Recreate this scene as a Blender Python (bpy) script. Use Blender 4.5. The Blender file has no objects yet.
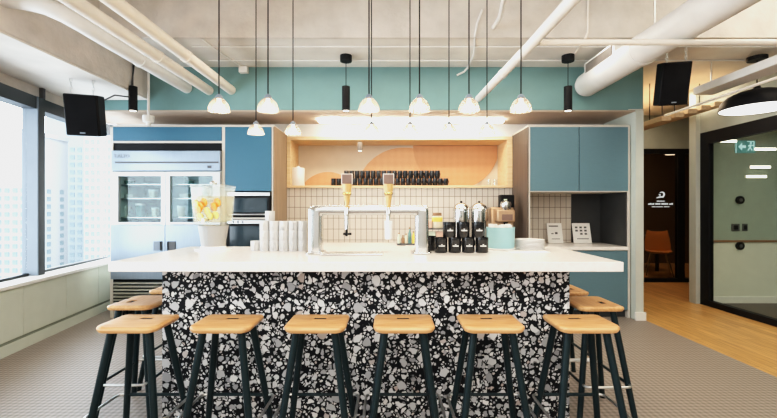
import bpy, bmesh, math, random
from mathutils import Vector, Matrix
random.seed(7)
PI = math.pi
scene = bpy.context.scene
COL = scene.collection
H = 1.30                                    # eye height of the camera
F = 400.0                                   # focal length in pixels of a 777 px wide frame
def PX(px, d): return (px - 388.5) * d / F  # measured column at depth d -> metres
def PZ(py, d): return H + (209.0 - py) * d / F
ORD = ['first', 'second', 'third', 'fourth', 'fifth', 'sixth', 'seventh', 'eighth', 'ninth', 'tenth', 'eleventh', 'twelfth',
       'thirteenth', 'fourteenth', 'fifteenth', 'sixteenth', 'seventeenth', 'eighteenth', 'nineteenth', 'twentieth', 'twenty-first', 'twenty-second', 'twenty-third']

# ------------------------------------------------------------------ materials
def nodes_of(name):
    m = bpy.data.materials.new(name); m.use_nodes = True
    nt = m.node_tree
    return m, nt, nt.nodes, nt.links, nt.nodes['Principled BSDF']
def c4(c): return (c[0], c[1], c[2], 1.0)
def coords(N, Lk, order=None, scale=(1, 1, 1), rot=(0, 0, 0)):
    tc = N.new('ShaderNodeTexCoord')
    out = tc.outputs['Object']
    if order:
        s = N.new('ShaderNodeSeparateXYZ'); k = N.new('ShaderNodeCombineXYZ')
        Lk.new(out, s.inputs[0])
        for i, a in enumerate(order):
            Lk.new(s.outputs[a], k.inputs[i])
        out = k.outputs[0]
    mp = N.new('ShaderNodeMapping'); mp.inputs['Scale'].default_value = scale; mp.inputs['Rotation'].default_value = rot
    Lk.new(out, mp.inputs[0])
    return mp.outputs[0]
def mat(name, base, rough=0.5, metal=0.0, var=0.06, vscale=8.0, bump=0.0, bscale=60.0, emit=None, es=0.0, spec=0.5, stretch=(1, 1, 1), trans=0.0):
    m, nt, N, Lk, b = nodes_of(name)
    b.inputs['Roughness'].default_value = rough; b.inputs['Metallic'].default_value = metal
    b.inputs['Specular IOR Level'].default_value = spec
    b.inputs['Transmission Weight'].default_value = trans
    v = coords(N, Lk, scale=stretch)
    nz = N.new('ShaderNodeTexNoise'); nz.inputs['Scale'].default_value = vscale; nz.inputs['Detail'].default_value = 5
    Lk.new(v, nz.inputs['Vector'])
    r = N.new('ShaderNodeValToRGB')
    r.color_ramp.elements[0].position = .3; r.color_ramp.elements[1].position = .7
    r.color_ramp.elements[0].color = c4([max(0, x * (1 - var)) for x in base])
    r.color_ramp.elements[1].color = c4([min(1, x * (1 + var)) for x in base])
    Lk.new(nz.outputs['Fac'], r.inputs[0]); Lk.new(r.outputs[0], b.inputs['Base Color'])
    if bump:
        n2 = N.new('ShaderNodeTexNoise'); n2.inputs['Scale'].default_value = bscale; n2.inputs['Detail'].default_value = 6
        Lk.new(v, n2.inputs['Vector'])
        bp = N.new('ShaderNodeBump'); bp.inputs['Strength'].default_value = bump; bp.inputs['Distance'].default_value = .01
        Lk.new(n2.outputs['Fac'], bp.inputs['Height']); Lk.new(bp.outputs[0], b.inputs['Normal'])
    if emit:
        b.inputs['Emission Color'].default_value = c4(emit); b.inputs['Emission Strength'].default_value = es
    return m
def mat_wood(name, a, c, axis_scale=(2, 30, 30), rough=.45, big=6.0):
    m, nt, N, Lk, b = nodes_of(name)
    v = coords(N, Lk, scale=axis_scale)
    nz = N.new('ShaderNodeTexNoise'); nz.inputs['Scale'].default_value = 1.0; nz.inputs['Detail'].default_value = 6; nz.inputs['Distortion'].default_value = .6
    Lk.new(v, nz.inputs['Vector'])
    r = N.new('ShaderNodeValToRGB'); r.color_ramp.elements[0].position = .33; r.color_ramp.elements[1].position = .68
    r.color_ramp.elements[0].color = c4(a); r.color_ramp.elements[1].color = c4(c)
    Lk.new(nz.outputs['Fac'], r.inputs[0]); Lk.new(r.outputs[0], b.inputs['Base Color'])
    b.inputs['Roughness'].default_value = rough; b.inputs['Specular IOR Level'].default_value = .6
    return m
def mat_brick(name, order, w, h, mortar, c1, c2, cm, offset, rough=.4, bump=.4, grain=None):
    m, nt, N, Lk, b = nodes_of(name)
    v = coords(N, Lk, order)
    t = N.new('ShaderNodeTexBrick')
    t.offset = offset; t.squash = 1.0
    t.inputs['Scale'].default_value = 1.0; t.inputs['Brick Width'].default_value = w; t.inputs['Row Height'].default_value = h
    t.inputs['Mortar Size'].default_value = mortar; t.inputs['Mortar Smooth'].default_value = .1; t.inputs['Bias'].default_value = 0
    t.inputs['Color1'].default_value = c4(c1); t.inputs['Color2'].default_value = c4(c2); t.inputs['Mortar'].default_value = c4(cm)
    Lk.new(v, t.inputs['Vector'])
    col = t.outputs['Color']
    if grain:
        v2 = coords(N, Lk, order, scale=grain)
        nz = N.new('ShaderNodeTexNoise'); nz.inputs['Scale'].default_value = 1; nz.inputs['Detail'].default_value = 5
        Lk.new(v2, nz.inputs['Vector'])
        r = N.new('ShaderNodeValToRGB'); r.color_ramp.elements[0].position = .3; r.color_ramp.elements[1].position = .7
        r.color_ramp.elements[0].color = (.62, .56, .50, 1); r.color_ramp.elements[1].color = (1.1, 1.1, 1.1, 1)
        Lk.new(nz.outputs['Fac'], r.inputs[0])
        mx = N.new('ShaderNodeMix'); mx.data_type = 'RGBA'; mx.blend_type = 'MULTIPLY'; mx.inputs['Factor'].default_value = 1
        Lk.new(col, mx.inputs['A']); Lk.new(r.outputs[0], mx.inputs['B']); col = mx.outputs['Result']
    Lk.new(col, b.inputs['Base Color']); b.inputs['Roughness'].default_value = rough
    bp = N.new('ShaderNodeBump'); bp.inputs['Strength'].default_value = bump; bp.inputs['Distance'].default_value = .003; bp.invert = True
    Lk.new(t.outputs['Fac'], bp.inputs['Height']); Lk.new(bp.outputs[0], b.inputs['Normal'])
    return m
def math_node(N, Lk, op, a, b=None, clamp=False):
    n = N.new('ShaderNodeMath'); n.operation = op; n.use_clamp = clamp
    for i, x in enumerate((a, b)):
        if x is None: continue
        if isinstance(x, (int, float)): n.inputs[i].default_value = x
        else: Lk.new(x, n.inputs[i])
    return n.outputs[0]
def mat_terrazzo(name):
    m, nt, N, Lk, b = nodes_of(name)
    v = coords(N, Lk)
    nz = N.new('ShaderNodeTexNoise'); nz.inputs['Scale'].default_value = 22; nz.inputs['Detail'].default_value = 3
    Lk.new(v, nz.inputs['Vector'])
    vm = N.new('ShaderNodeVectorMath'); vm.operation = 'SCALE'; vm.inputs['Scale'].default_value = .03
    sub = N.new('ShaderNodeVectorMath'); sub.operation = 'SUBTRACT'; sub.inputs[1].default_value = (.5, .5, .5)
    Lk.new(nz.outputs['Color'], sub.inputs[0]); Lk.new(sub.outputs[0], vm.inputs[0])
    ad = N.new('ShaderNodeVectorMath'); ad.operation = 'ADD'
    Lk.new(v, ad.inputs[0]); Lk.new(vm.outputs[0], ad.inputs[1])
    vec = ad.outputs[0]
    col = None
    base = N.new('ShaderNodeRGB'); base.outputs[0].default_value = (.006, .007, .009, 1)
    cur = base.outputs[0]
    # small, middle and large chips laid over one another
    for scale, present, edge, off in ((44, .05, .065, 0.0), (24, .30, .06, 3.1), (14.5, .60, .075, 7.7)):
        mp = N.new('ShaderNodeMapping'); mp.inputs['Location'].default_value = (off, off * 1.3, off * .7); Lk.new(vec, mp.inputs[0])
        e = N.new('ShaderNodeTexVoronoi'); e.feature = 'DISTANCE_TO_EDGE'; e.inputs['Scale'].default_value = scale
        f = N.new('ShaderNodeTexVoronoi'); f.feature = 'F1'; f.inputs['Scale'].default_value = scale
        Lk.new(mp.outputs[0], e.inputs['Vector']); Lk.new(mp.outputs[0], f.inputs['Vector'])
        s = N.new('ShaderNodeSeparateColor'); Lk.new(f.outputs['Color'], s.inputs[0])
        here = math_node(N, Lk, 'GREATER_THAN', s.outputs[0], present)
        size = math_node(N, Lk, 'MULTIPLY', s.outputs[1], .12)
        thr = math_node(N, Lk, 'ADD', size, edge)
        d = math_node(N, Lk, 'SUBTRACT', e.outputs['Distance'], thr)
        inside = math_node(N, Lk, 'MULTIPLY', d, 30.0, True)
        # round off corners with the distance to the cell centre
        rnd = math_node(N, Lk, 'MULTIPLY', math_node(N, Lk, 'SUBTRACT', .47, f.outputs['Distance']), 25.0, True)
        k = math_node(N, Lk, 'MULTIPLY', math_node(N, Lk, 'MULTIPLY', inside, here), rnd)
        if off:   # a black skin keeps the layers apart
            d2 = math_node(N, Lk, 'MULTIPLY', math_node(N, Lk, 'SUBTRACT', d, -.07), 40.0, True)
            k2 = math_node(N, Lk, 'MULTIPLY', math_node(N, Lk, 'MULTIPLY', d2, here), rnd)
            mb = N.new('ShaderNodeMix'); mb.data_type = 'RGBA'; Lk.new(k2, mb.inputs['Factor']); Lk.new(cur, mb.inputs['A']); mb.inputs['B'].default_value = (.006, .007, .009, 1)
            cur = mb.outputs['Result']
        r = N.new('ShaderNodeValToRGB'); el = r.color_ramp.elements
        el[0].position = 0; el[0].color = (.30, .30, .31, 1); el[1].position = 1; el[1].color = (.85, .84, .82, 1)
        for p, cc in ((.25, (.46, .46, .47, 1)), (.5, (.66, .66, .66, 1)), (.84, (.74, .73, .72, 1)), (.88, (.45, .37, .33, 1)), (.92, (.80, .79, .77, 1))):
            q = el.new(p); q.color = cc
        Lk.new(s.outputs[2], r.inputs[0])
        mx = N.new('ShaderNodeMix'); mx.data_type = 'RGBA'
        Lk.new(k, mx.inputs['Factor']); Lk.new(cur, mx.inputs['A']); Lk.new(r.outputs[0], mx.inputs['B'])
        cur = mx.outputs['Result']
    Lk.new(cur, b.inputs['Base Color']); b.inputs['Roughness'].default_value = .5; b.inputs['Specular IOR Level'].default_value = .12
    return m
def mat_carpet(name, c1, c2):
    m, nt, N, Lk, b = nodes_of(name)
    v = coords(N, Lk)
    s = N.new('ShaderNodeSeparateXYZ'); Lk.new(v, s.inputs[0])
    k = 2 * PI / .078
    a = math_node(N, Lk, 'SINE', math_node(N, Lk, 'MULTIPLY', math_node(N, Lk, 'ADD', s.outputs[0], s.outputs[1]), k))
    c = math_node(N, Lk, 'SINE', math_node(N, Lk, 'MULTIPLY', math_node(N, Lk, 'SUBTRACT', s.outputs[0], s.outputs[1]), k))
    w = math_node(N, Lk, 'MULTIPLY', a, c)
    w = math_node(N, Lk, 'ADD', math_node(N, Lk, 'MULTIPLY', w, .5), .5)
    nz = N.new('ShaderNodeTexNoise'); nz.inputs['Scale'].default_value = 45; nz.inputs['Detail'].default_value = 5
    Lk.new(v, nz.inputs['Vector'])
    w2 = math_node(N, Lk, 'ADD', math_node(N, Lk, 'MULTIPLY', w, .75), math_node(N, Lk, 'MULTIPLY', nz.outputs['Fac'], .35))
    r = N.new('ShaderNodeValToRGB'); r.color_ramp.elements[0].position = .25; r.color_ramp.elements[1].position = .85; b.inputs['Specular IOR Level'].default_value = .8
    r.color_ramp.elements[0].color = c4(c1); r.color_ramp.elements[1].color = c4(c2)
    Lk.new(w2, r.inputs[0])
    Lk.new(r.outputs[0], b.inputs['Base Color']); b.inputs['Roughness'].default_value = .5
    bp = N.new('ShaderNodeBump'); bp.inputs['Strength'].default_value = .5; bp.inputs['Distance'].default_value = .004
    Lk.new(w, bp.inputs['Height']); Lk.new(bp.outputs[0], b.inputs['Normal'])
    return m
def mat_glass(name, tint=(1, 1, 1), refl=.12, rough=.02, body=None, bodyf=0.0):
    m = bpy.data.materials.new(name); m.use_nodes = True
    nt = m.node_tree; N = nt.nodes; Lk = nt.links; N.clear()
    o = N.new('ShaderNodeOutputMaterial'); t = N.new('ShaderNodeBsdfTransparent'); g = N.new('ShaderNodeBsdfGlossy')
    t.inputs[0].default_value = c4(tint); g.inputs['Roughness'].default_value = rough
    lw = N.new('ShaderNodeLayerWeight'); lw.inputs[0].default_value = .5
    f = math_node(N, Lk, 'ADD', math_node(N, Lk, 'MULTIPLY', math_node(N, Lk, 'POWER', lw.outputs['Facing'], 4.0), refl * 2.2), refl * .35, True)
    mx = N.new('ShaderNodeMixShader'); Lk.new(f, mx.inputs[0]); Lk.new(t.outputs[0], mx.inputs[1]); Lk.new(g.outputs[0], mx.inputs[2])
    out = mx.outputs[0]
    if body:
        d = N.new('ShaderNodeBsdfDiffuse'); d.inputs[0].default_value = c4(body)
        tl = N.new('ShaderNodeBsdfTranslucent'); tl.inputs[0].default_value = c4(body)
        a = N.new('ShaderNodeAddShader'); Lk.new(d.outputs[0], a.inputs[0]); Lk.new(tl.outputs[0], a.inputs[1])
        m2 = N.new('ShaderNodeMixShader'); m2.inputs[0].default_value = bodyf
        Lk.new(out, m2.inputs[1]); Lk.new(a.outputs[0], m2.inputs[2]); out = m2.outputs[0]
    Lk.new(out, o.inputs[0])
    return m
def mat_emit(name, c, s):
    m = bpy.data.materials.new(name); m.use_nodes = True
    N = m.node_tree.nodes; N.clear()
    o = N.new('ShaderNodeOutputMaterial'); e = N.new('ShaderNodeEmission'); e.inputs[0].default_value = c4(c); e.inputs[1].default_value = s
    m.node_tree.links.new(e.outputs[0], o.inputs[0])
    return m
def mat_copper_dots(name, c1, c2, k=.034):
    m, nt, N, Lk, b = nodes_of(name)
    v = coords(N, Lk)
    s = N.new('ShaderNodeSeparateXYZ'); Lk.new(v, s.inputs[0])
    kk = 2 * PI / k
    a = math_node(N, Lk, 'SINE', math_node(N, Lk, 'MULTIPLY', math_node(N, Lk, 'ADD', s.outputs[0], s.outputs[2]), kk))
    c = math_node(N, Lk, 'SINE', math_node(N, Lk, 'MULTIPLY', math_node(N, Lk, 'SUBTRACT', s.outputs[0], s.outputs[2]), kk))
    w = math_node(N, Lk, 'ADD', math_node(N, Lk, 'MULTIPLY', math_node(N, Lk, 'MULTIPLY', a, c), .5), .5)
    r = N.new('ShaderNodeValToRGB'); r.color_ramp.elements[0].color = c4(c1); r.color_ramp.elements[1].color = c4(c2)
    r.color_ramp.elements[0].position = .35; r.color_ramp.elements[1].position = .6
    Lk.new(w, r.inputs[0]); Lk.new(r.outputs[0], b.inputs['Base Color']); b.inputs['Roughness'].default_value = .5
    return m

MT = {}
MT['teal_wall'] = mat('teal_paint', (.155, .28, .285), .7, var=.03)
MT['blue'] = mat('blue_laminate', (.032, .125, .205), .42, var=.03, stretch=(30, 30, 3))
MT['blue_dull'] = mat('grey_blue_laminate', (.098, .185, .228), .5, var=.04, stretch=(3, 3, 40))
MT['pale'] = mat('pale_edge_laminate', (.60, .56, .50), .5, var=.03)
MT['concrete'] = mat('painted_concrete', (.66, .61, .56), .9, var=.10, vscale=5, bump=.8, bscale=22)
MT['concrete_white'] = mat('white_painted_concrete', (.76, .72, .67), .85, var=.09, vscale=3.0, bump=.25, bscale=20)
MT['cream'] = mat('cream_pipe_paint', (.84, .78, .70), .5, var=.04)
MT['whitepipe'] = mat('white_pipe_paint', (.82, .81, .79), .5, var=.04)
MT['white_paint'] = mat('white_wall_paint', (.78, .77, .74), .7, var=.02)
MT['soffit'] = mat('soffit_beige', (.52, .42, .34), .7, var=.03)
MT['sage'] = mat('sage_green_paint', (.55, .59, .51), .6, var=.03)
MT['sage_dark'] = mat('dark_sage_gap', (.22, .25, .20), .7)
MT['sill'] = mat('white_sill_paint', (.80, .80, .77), .45, var=.02)
MT['pier'] = mat('pale_green_wall_paint', (.52, .56, .51), .7, var=.03)
MT['grey_green'] = mat('grey_green_wall_paint', (.34, .37, .33), .75, var=.04)
MT['tile'] = mat_brick('stacked_white_tile', (0, 2, 1), .0745, .147, .0035, (.62, .56, .49), (.57, .515, .45), (.19, .16, .135), 0.0, .25)
MT['carpet'] = mat_carpet('patterned_carpet_tile', (.165, .13, .105), (.34, .285, .24))
MT['carpet_dark'] = mat_carpet('dark_office_carpet', (.05, .04, .035), (.09, .075, .065))
MT['planks'] = mat_brick('oak_floor_planks', (1, 0, 2), 1.1, .085, .0018, (.72, .42, .15), (.56, .30, .095), (.22, .11, .035), .37, .35, .15, grain=(3, 60, 1))
MT['terrazzo'] = mat_terrazzo('black_terrazzo')
MT['quartz'] = mat('white_quartz', (.83, .79, .745), .22, var=.05, vscale=30)
MT['niche_wood'] = mat_wood('pale_plywood', (.64, .43, .23), (.76, .57, .35), (3, 20, 40))
MT['seat'] = mat_wood('oak_seat', (.55, .265, .095), (.70, .40, .18), (5, 60, 60), .38)
MT['leg'] = mat('dark_green_black_steel', (.008, .018, .021), .4, var=.1, spec=.18)
MT['steel'] = mat('brushed_steel', (.72, .72, .71), .28, 1.0, var=.06, stretch=(1, 1, 20))
MT['fridge_steel'] = mat('fridge_stainless', (.25, .30, .36), .36, .7, var=.05, stretch=(30, 30, 1))
MT['chrome'] = mat('chrome', (.70, .70, .69), .12, 1.0, var=.02)
MT['black'] = mat('black_paint', (.007, .007, .008), .5, var=.1, spec=.15)
MT['black_matte'] = mat('black_fabric_grille', (.007, .007, .008), .9, spec=.1, var=.2, bump=.3, bscale=250)
MT['black_gloss'] = mat('black_glaze', (.012, .012, .013), .15, var=.1)
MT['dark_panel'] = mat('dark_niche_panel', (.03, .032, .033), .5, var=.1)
MT['taupe'] = mat_wood('taupe_side_panel', (.22, .155, .105), (.29, .21, .145), (40, 40, 2), .6)
MT['taupe_shaded'] = mat_wood('shaded_taupe_side_panel', (.07, .05, .038), (.11, .08, .06), (40, 40, 2), .6)  # shade on the right panel's inner side put into a darker taupe
MT['white_cer'] = mat('white_ceramic', (.84, .83, .81), .25, var=.02)
MT['galvanised'] = mat('pale_galvanised', (.40, .40, .395), .4, .2, var=.05)
MT['mug_white'] = mat('white_mug_glaze', (.62, .62, .61), .3, var=.03)
MT['fridge_frame'] = mat('fridge_door_frame', (.50, .53, .55), .4, .3, var=.03)
MT['paper'] = mat('white_paper', (.82, .81, .78), .8, var=.03)
MT['window_black'] = mat('black_window_frame', (.022, .026, .03), .4, var=.1)
MT['alu'] = mat('grey_aluminium', (.20, .24, .29), .5, .1, var=.04)
MT['glass'] = mat_glass('window_glass', (.97, .985, .99), .05)
MT['office_glass'] = mat_glass('office_glass', (.91, .93, .89), .05)
MT['dark_glass'] = mat_glass('tinted_glass', (.62, .56, .50), .05)
MT['oven_glass'] = mat('oven_glass', (.015, .03, .04), .08, var=.1)
MT['fridge_glass'] = mat_glass('fridge_door_glass', (.86, .95, .96), .10)
MT['shade_glass'] = mat_glass('ribbed_shade_glass', (.86, .80, .74), .24, .10, (.36, .33, .31), .16)
MT['dispenser_glass'] = mat_glass('dispenser_glass', (.93, .95, .94), .14, .02, (.62, .64, .62), .10)
MT['water'] = mat_glass('fruit_water', (.93, .88, .76), .05, .02, (.70, .54, .34), .10)
MT['bulb'] = mat_emit('warm_bulb', (1, .84, .62), 9)
MT['led'] = mat_emit('led_strip_light', (1, .88, .70), 45)
MT['lampface'] = mat_emit('lamp_face_light', (1, .90, .74), 4)
MT['lampwhite'] = mat_emit('dome_lamp_light', (1, .96, .9), 2.2)
MT['art'] = mat_copper_dots('copper_perforated', (.44, .18, .07), (.74, .44, .25))
MT['art_dark'] = mat_copper_dots('dark_copper_perforated', (.36, .14, .055), (.66, .36, .19))
MT['niche_back'] = mat('niche_plaster', (.58, .50, .41), .8, var=.03)
MT['brass'] = mat('brass', (.80, .56, .22), .25, 1.0, var=.05)
MT['tap_wood'] = mat_wood('maple_handle', (.60, .36, .13), (.72, .48, .22), (40, 40, 4), .35)
MT['tap_cap'] = mat('brown_badge', (.20, .125, .10), .4, var=.1)
MT['bin_blue'] = mat('light_blue_enamel', (.32, .56, .60), .35, var=.04)
MT['brown'] = mat('brown_packet', (.30, .17, .095), .6, var=.1)
MT['copperbody'] = mat('bronze_body', (.50, .34, .22), .35, .6, var=.08)
MT['yellow'] = mat('yellow_label', (.80, .60, .12), .6, var=.05)
MT['jar'] = mat('cream_jar', (.80, .70, .52), .3, var=.08)
MT['mint'] = mat('mint_packet', (.66, .74, .58), .6, var=.15, vscale=30)
MT['pink'] = mat('pink_packet', (.72, .46, .36), .6, var=.15, vscale=30)
MT['orange_fruit'] = mat('orange_slice', (.85, .30, .03), .4, var=.12, vscale=20, emit=(.9, .4, .05), es=.12)  # faint glow of their own added to the slices
MT['lemon'] = mat('lemon_slice', (.92, .75, .20), .4, var=.1, vscale=20)
MT['orange_chair'] = mat('orange_chair_shell', (.60, .27, .06), .4, var=.05)
MT['brown_wall'] = mat('dark_brown_wall', (.10, .065, .042), .8, var=.05)
MT['green_wall'] = mat('office_green_wall', (.36, .42, .36), .6, var=.04)
MT['pale_wall'] = mat('office_pale_wall', (.72, .73, .65), .6, var=.03)
MT['rail_wood'] = mat('brown_rail', (.26, .14, .08), .5, var=.05)
MT['tray_wood'] = mat_wood('tan_ceiling_slat', (.56, .40, .25), (.68, .52, .35), (40, 2, 40), .6)
MT['facade'] = mat('pale_stone_facade', (.25, .255, .26), .9, var=.03, vscale=.1)
MT['facade_grey'] = mat('pale_grey_facade', (.165, .19, .205), .9, var=.03, vscale=.1)
MT['win_far'] = mat('far_window_glass', (.105, .14, .155), .8, var=.2, vscale=.4)
MT['sign'] = mat('exit_sign_blue', (.14, .36, .36), .4, var=.05, emit=(.12, .36, .38), es=.25)
MT['sign_white'] = mat_emit('sign_glow', (.55, .85, .85), .8)
MT['logo'] = mat_emit('self_lit_vinyl', (.85, .88, .85), .75)  # print on the glass given its own glow, no lamp
MT['food_a'] = mat('food_green', (.12, .25, .24), .5, var=.4, vscale=20)
MT['food_b'] = mat('food_white', (.75, .80, .80), .5, var=.2, vscale=20)
MT['food_c'] = mat('food_cream', (.62, .60, .48), .5, var=.3, vscale=20)
MT['interior'] = mat('fridge_liner', (.62, .74, .76), .5, var=.1)
MT['grey_dark'] = mat('dark_grey_plastic', (.08, .08, .085), .5, var=.1)
MT['grille'] = mat('vent_grille', (.20, .18, .165), .5, var=.1)
MT['logo_grey'] = mat('grey_print', (.60, .60, .58), .5, var=.02)
MT['brand_grey'] = mat('grey_badge_print', (.18, .19, .20), .5, var=.02)

# ------------------------------------------------------------------ mesh helpers
class MB:
    def __init__(s): s.bm = bmesh.new()
    def box(s, x0, x1, y0, y1, z0, z1, rot=None):
        vs = [s.bm.verts.new((x, y, z)) for x in (x0, x1) for y in (y0, y1) for z in (z0, z1)]
        for f in ((0, 1, 3, 2), (4, 6, 7, 5), (0, 4, 5, 1), (2, 3, 7, 6), (0, 2, 6, 4), (1, 5, 7, 3)):
            s.bm.faces.new([vs[i] for i in f])
        if rot is not None:
            for v in vs: v.co = rot @ v.co
        return s
    def loft(s, rings, cap=True, closed=False):
        n = len(rings[0])
        R = [[s.bm.verts.new(p) for p in r] for r in rings]
        for a, b in zip(R, R[1:] + ([R[0]] if closed else [])):
            for i in range(n):
                s.bm.faces.new((a[i], a[(i + 1) % n], b[(i + 1) % n], b[i]))
        if cap and not closed:
            s.bm.faces.new(list(reversed(R[0]))); s.bm.faces.new(R[-1])
        return s
    def tube(s, pts, r, n=12, cap=True):
        pts = [Vector(p) for p in pts]; rs = r if isinstance(r, (list, tuple)) else [r] * len(pts)
        rings = []; up = None
        for i, p in enumerate(pts):
            t = ((pts[i + 1] - p).normalized() if i + 1 < len(pts) else Vector((0, 0, 0))) + ((p - pts[i - 1]).normalized() if i else Vector((0, 0, 0)))
            t.normalize()
            if up is None:
                up = t.orthogonal().normalized()
            up = (up - t * up.dot(t)).normalized()
            w = t.cross(up)
            rings.append([p + (up * math.cos(2 * PI * k / n) + w * math.sin(2 * PI * k / n)) * rs[i] for k in range(n)])
        return s.loft(rings, cap)
    def lathe(s, prof, n=24, c=(0, 0, 0), rf=None, cap=True):
        rings = []
        for (r, z) in prof:
            rings.append([(c[0] + r * (rf(2 * PI * k / n, z) if rf else 1) * math.cos(2 * PI * k / n),
                           c[1] + r * (rf(2 * PI * k / n, z) if rf else 1) * math.sin(2 * PI * k / n), c[2] + z) for k in range(n)])
        return s.loft(rings, cap)
    def prism(s, poly, a, b, plane='XZ'):
        def p3(u, v, w):
            return (u, w, v) if plane == 'XZ' else ((u, v, w) if plane == 'XY' else (w, u, v))
        return s.loft([[p3(u, v, a) for u, v in poly], [p3(u, v, b) for u, v in poly]])
    def build(s, name, m, parent=None, bevel=0.0, smooth=40, loc=None, rot=None):
        bmesh.ops.recalc_face_normals(s.bm, faces=s.bm.faces[:])
        me = bpy.data.meshes.new(name); s.bm.to_mesh(me); s.bm.free()
        me.materials.append(MT[m])
        if smooth:
            for p in me.polygons: p.use_smooth = True
            me.set_sharp_from_angle(angle=math.radians(smooth))
        o = bpy.data.objects.new(name, me); COL.objects.link(o)
        if parent: o.parent = parent
        if loc: o.location = loc
        if rot: o.rotation_euler = rot
        if bevel:
            md = o.modifiers.new('edge', 'BEVEL'); md.width = bevel; md.segments = 2; md.limit_method = 'ANGLE'; md.angle_limit = math.radians(50)
        return o
def tag(o, label, cat, group=None, kind=None):
    o['label'] = label; o['category'] = cat
    if group: o['group'] = group
    if kind: o['kind'] = kind
    return o
def thing(name, label, cat, loc=(0, 0, 0), rz=0.0, group=None, kind=None):
    o = bpy.data.objects.new(name, None); COL.objects.link(o)
    o.empty_display_size = .05
    o.location = loc; o.rotation_euler = (0, 0, rz)
    return tag(o, label, cat, group, kind)
def structure(o, label, cat): return tag(o, label, cat, None, 'structure')
def dup(root, loc=None, rz=None, label=None):
    r = root.copy(); COL.objects.link(r)
    if loc is not None: r.location = loc
    if rz is not None: r.rotation_euler = (0, 0, rz)
    if label: r['label'] = label
    def kids(src, dst):
        for ch in src.children:
            c = ch.copy(); COL.objects.link(c); c.parent = dst
            kids(ch, c)
    kids(root, r)
    return r
def arc(c, r, a0, a1, n, plane='XZ', w=0.0):
    out = []
    for i in range(n + 1):
        a = a0 + (a1 - a0) * i / n
        u, v = c[0] + r * math.cos(a), c[1] + r * math.sin(a)
        out.append((u, v))
    return out
def rrect(w, d, r, n=5, taper=0.0):
    out = []
    for (sx, sy, a0) in ((1, 1, 0), (-1, 1, PI / 2), (-1, -1, PI), (1, -1, 1.5 * PI)):
        for i in range(n + 1):
            a = a0 + PI / 2 * i / n
            x, y = sx * (w / 2 - r) + r * math.cos(a), sy * (d / 2 - r) + r * math.sin(a)
            out.append((x * (1 + taper * y / (d / 2)), y))
    return out
def text_mesh(s, size, font_extrude, name, m, parent, loc, rot):
    cu = bpy.data.curves.new(name, 'FONT'); cu.body = s; cu.size = size; cu.extrude = font_extrude; cu.align_x = 'CENTER'; cu.align_y = 'CENTER'
    tmp = bpy.data.objects.new(name + '_tmp', cu); COL.objects.link(tmp)
    bpy.context.view_layer.update()
    me = bpy.data.meshes.new_from_object(tmp.evaluated_get(bpy.context.evaluated_depsgraph_get()))
    bpy.data.objects.remove(tmp); bpy.data.curves.remove(cu)
    me.materials.clear(); me.materials.append(MT[m])
    o = bpy.data.objects.new(name, me); COL.objects.link(o); o.parent = parent; o.location = loc; o.rotation_euler = rot
    return o

# ------------------------------------------------------------------ the room
structure(MB().box(-4.8, 3.0, -4, 5.4, -.1, 0).build('floor', 'carpet'), 'grey-brown carpet tile floor with a small woven pattern', 'floor')
structure(MB().box(3.0, 8.0, -4, 9.6, -.1, 0).build('floor_planks', 'planks'), 'warm oak plank floor beside the carpet, towards the glass offices', 'floor')
structure(MB().box(4.32, 8.0, -3.9, 5.48, 0, .012).build('floor_office', 'carpet_dark'), 'dark carpet on the floor behind the office glass', 'floor')
structure(MB().box(-5.2, 8.2, -4.2, 9.8, 3.7, 3.85).build('ceiling', 'concrete'), 'high exposed concrete ceiling over the bar', 'ceiling')
# lower concrete ceiling at the back: underside and front face
o = MB().box(-5.2, 8.2, 3.9, 9.8, 2.96, 3.7).build('ceiling_lower', 'concrete_white')
structure(o, 'lower white-painted concrete ceiling along the back of the room', 'ceiling')
o = MB().box(-2.79, 8.2, 3.86, 3.90, 2.955, 3.7).build('ceiling_step', 'concrete')
structure(o, 'beige concrete downstand face above the hanging lamps', 'beam')
bm = MB().box(-5.2, -2.79, -4.2, 4.68, 2.586, 3.7)
o = bm.build('ceiling_beam', 'concrete', bevel=.012); structure(o, 'large beige concrete beam running above the windows', 'beam')
structure(MB().box(-5.2, -2.80, -4.2, 4.67, 2.572, 2.586).build('trim_1', 'concrete_white'), 'white painted underside of the concrete window beam', 'ceiling')
# back wall with the recessed shelf opening
NX0, NX1, NZ0, NZ1 = -1.365, 1.664, 1.583, 2.272
bm = MB()
bm.box(-3.67, NX0, 5.4, 5.9, 0, 2.96).box(NX1, 3.0, 5.4, 5.9, 0, 2.96).box(NX0, NX1, 5.4, 5.9, NZ1, 2.96)
structure(bm.build('wall_back', 'white_paint'), 'white wall behind the kitchen units and above the shelf', 'wall')
structure(MB().box(NX0, NX1, 5.4, 5.9, 0, NZ0).build('wall_tile', 'tile'), 'stacked white wall tiles under the lit shelf', 'wall')
structure(MB().box(-3.75, 2.98, 4.68, 5.4, 2.46, 2.96).build('wall_upper', 'teal_wall'), 'teal painted bulkhead above the kitchen units', 'wall')
structure(MB().box(-3.75, 2.893, 4.69, 5.395, 2.445, 2.459).build('ceiling_soffit', 'soffit'), 'pale underside of the teal bulkhead, lit by the light strip', 'ceiling')
structure(MB().box(2.893, 2.985, 4.68, 7.1, 0, 2.46).box(2.985, 3.0, 5.4, 9.6, 0, 2.96).build('wall_pier', 'pier'), 'pale green wall end at the right of the kitchen units', 'wall')
structure(MB().box(2.80, 2.985, 4.655, 4.68, 2.46, 2.463).box(2.88, 3.0, 4.655, 4.68, 0, .095).build('baseboard_pier', 'white_paint'), 'white baseboard at the foot of the pale green wall end', 'baseboard')
structure(MB().box(-5.2, 8.2, -4.2, -4.0, 0, 3.7).build('wall_rear', 'white_paint'), 'white wall behind the viewer', 'wall')
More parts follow.
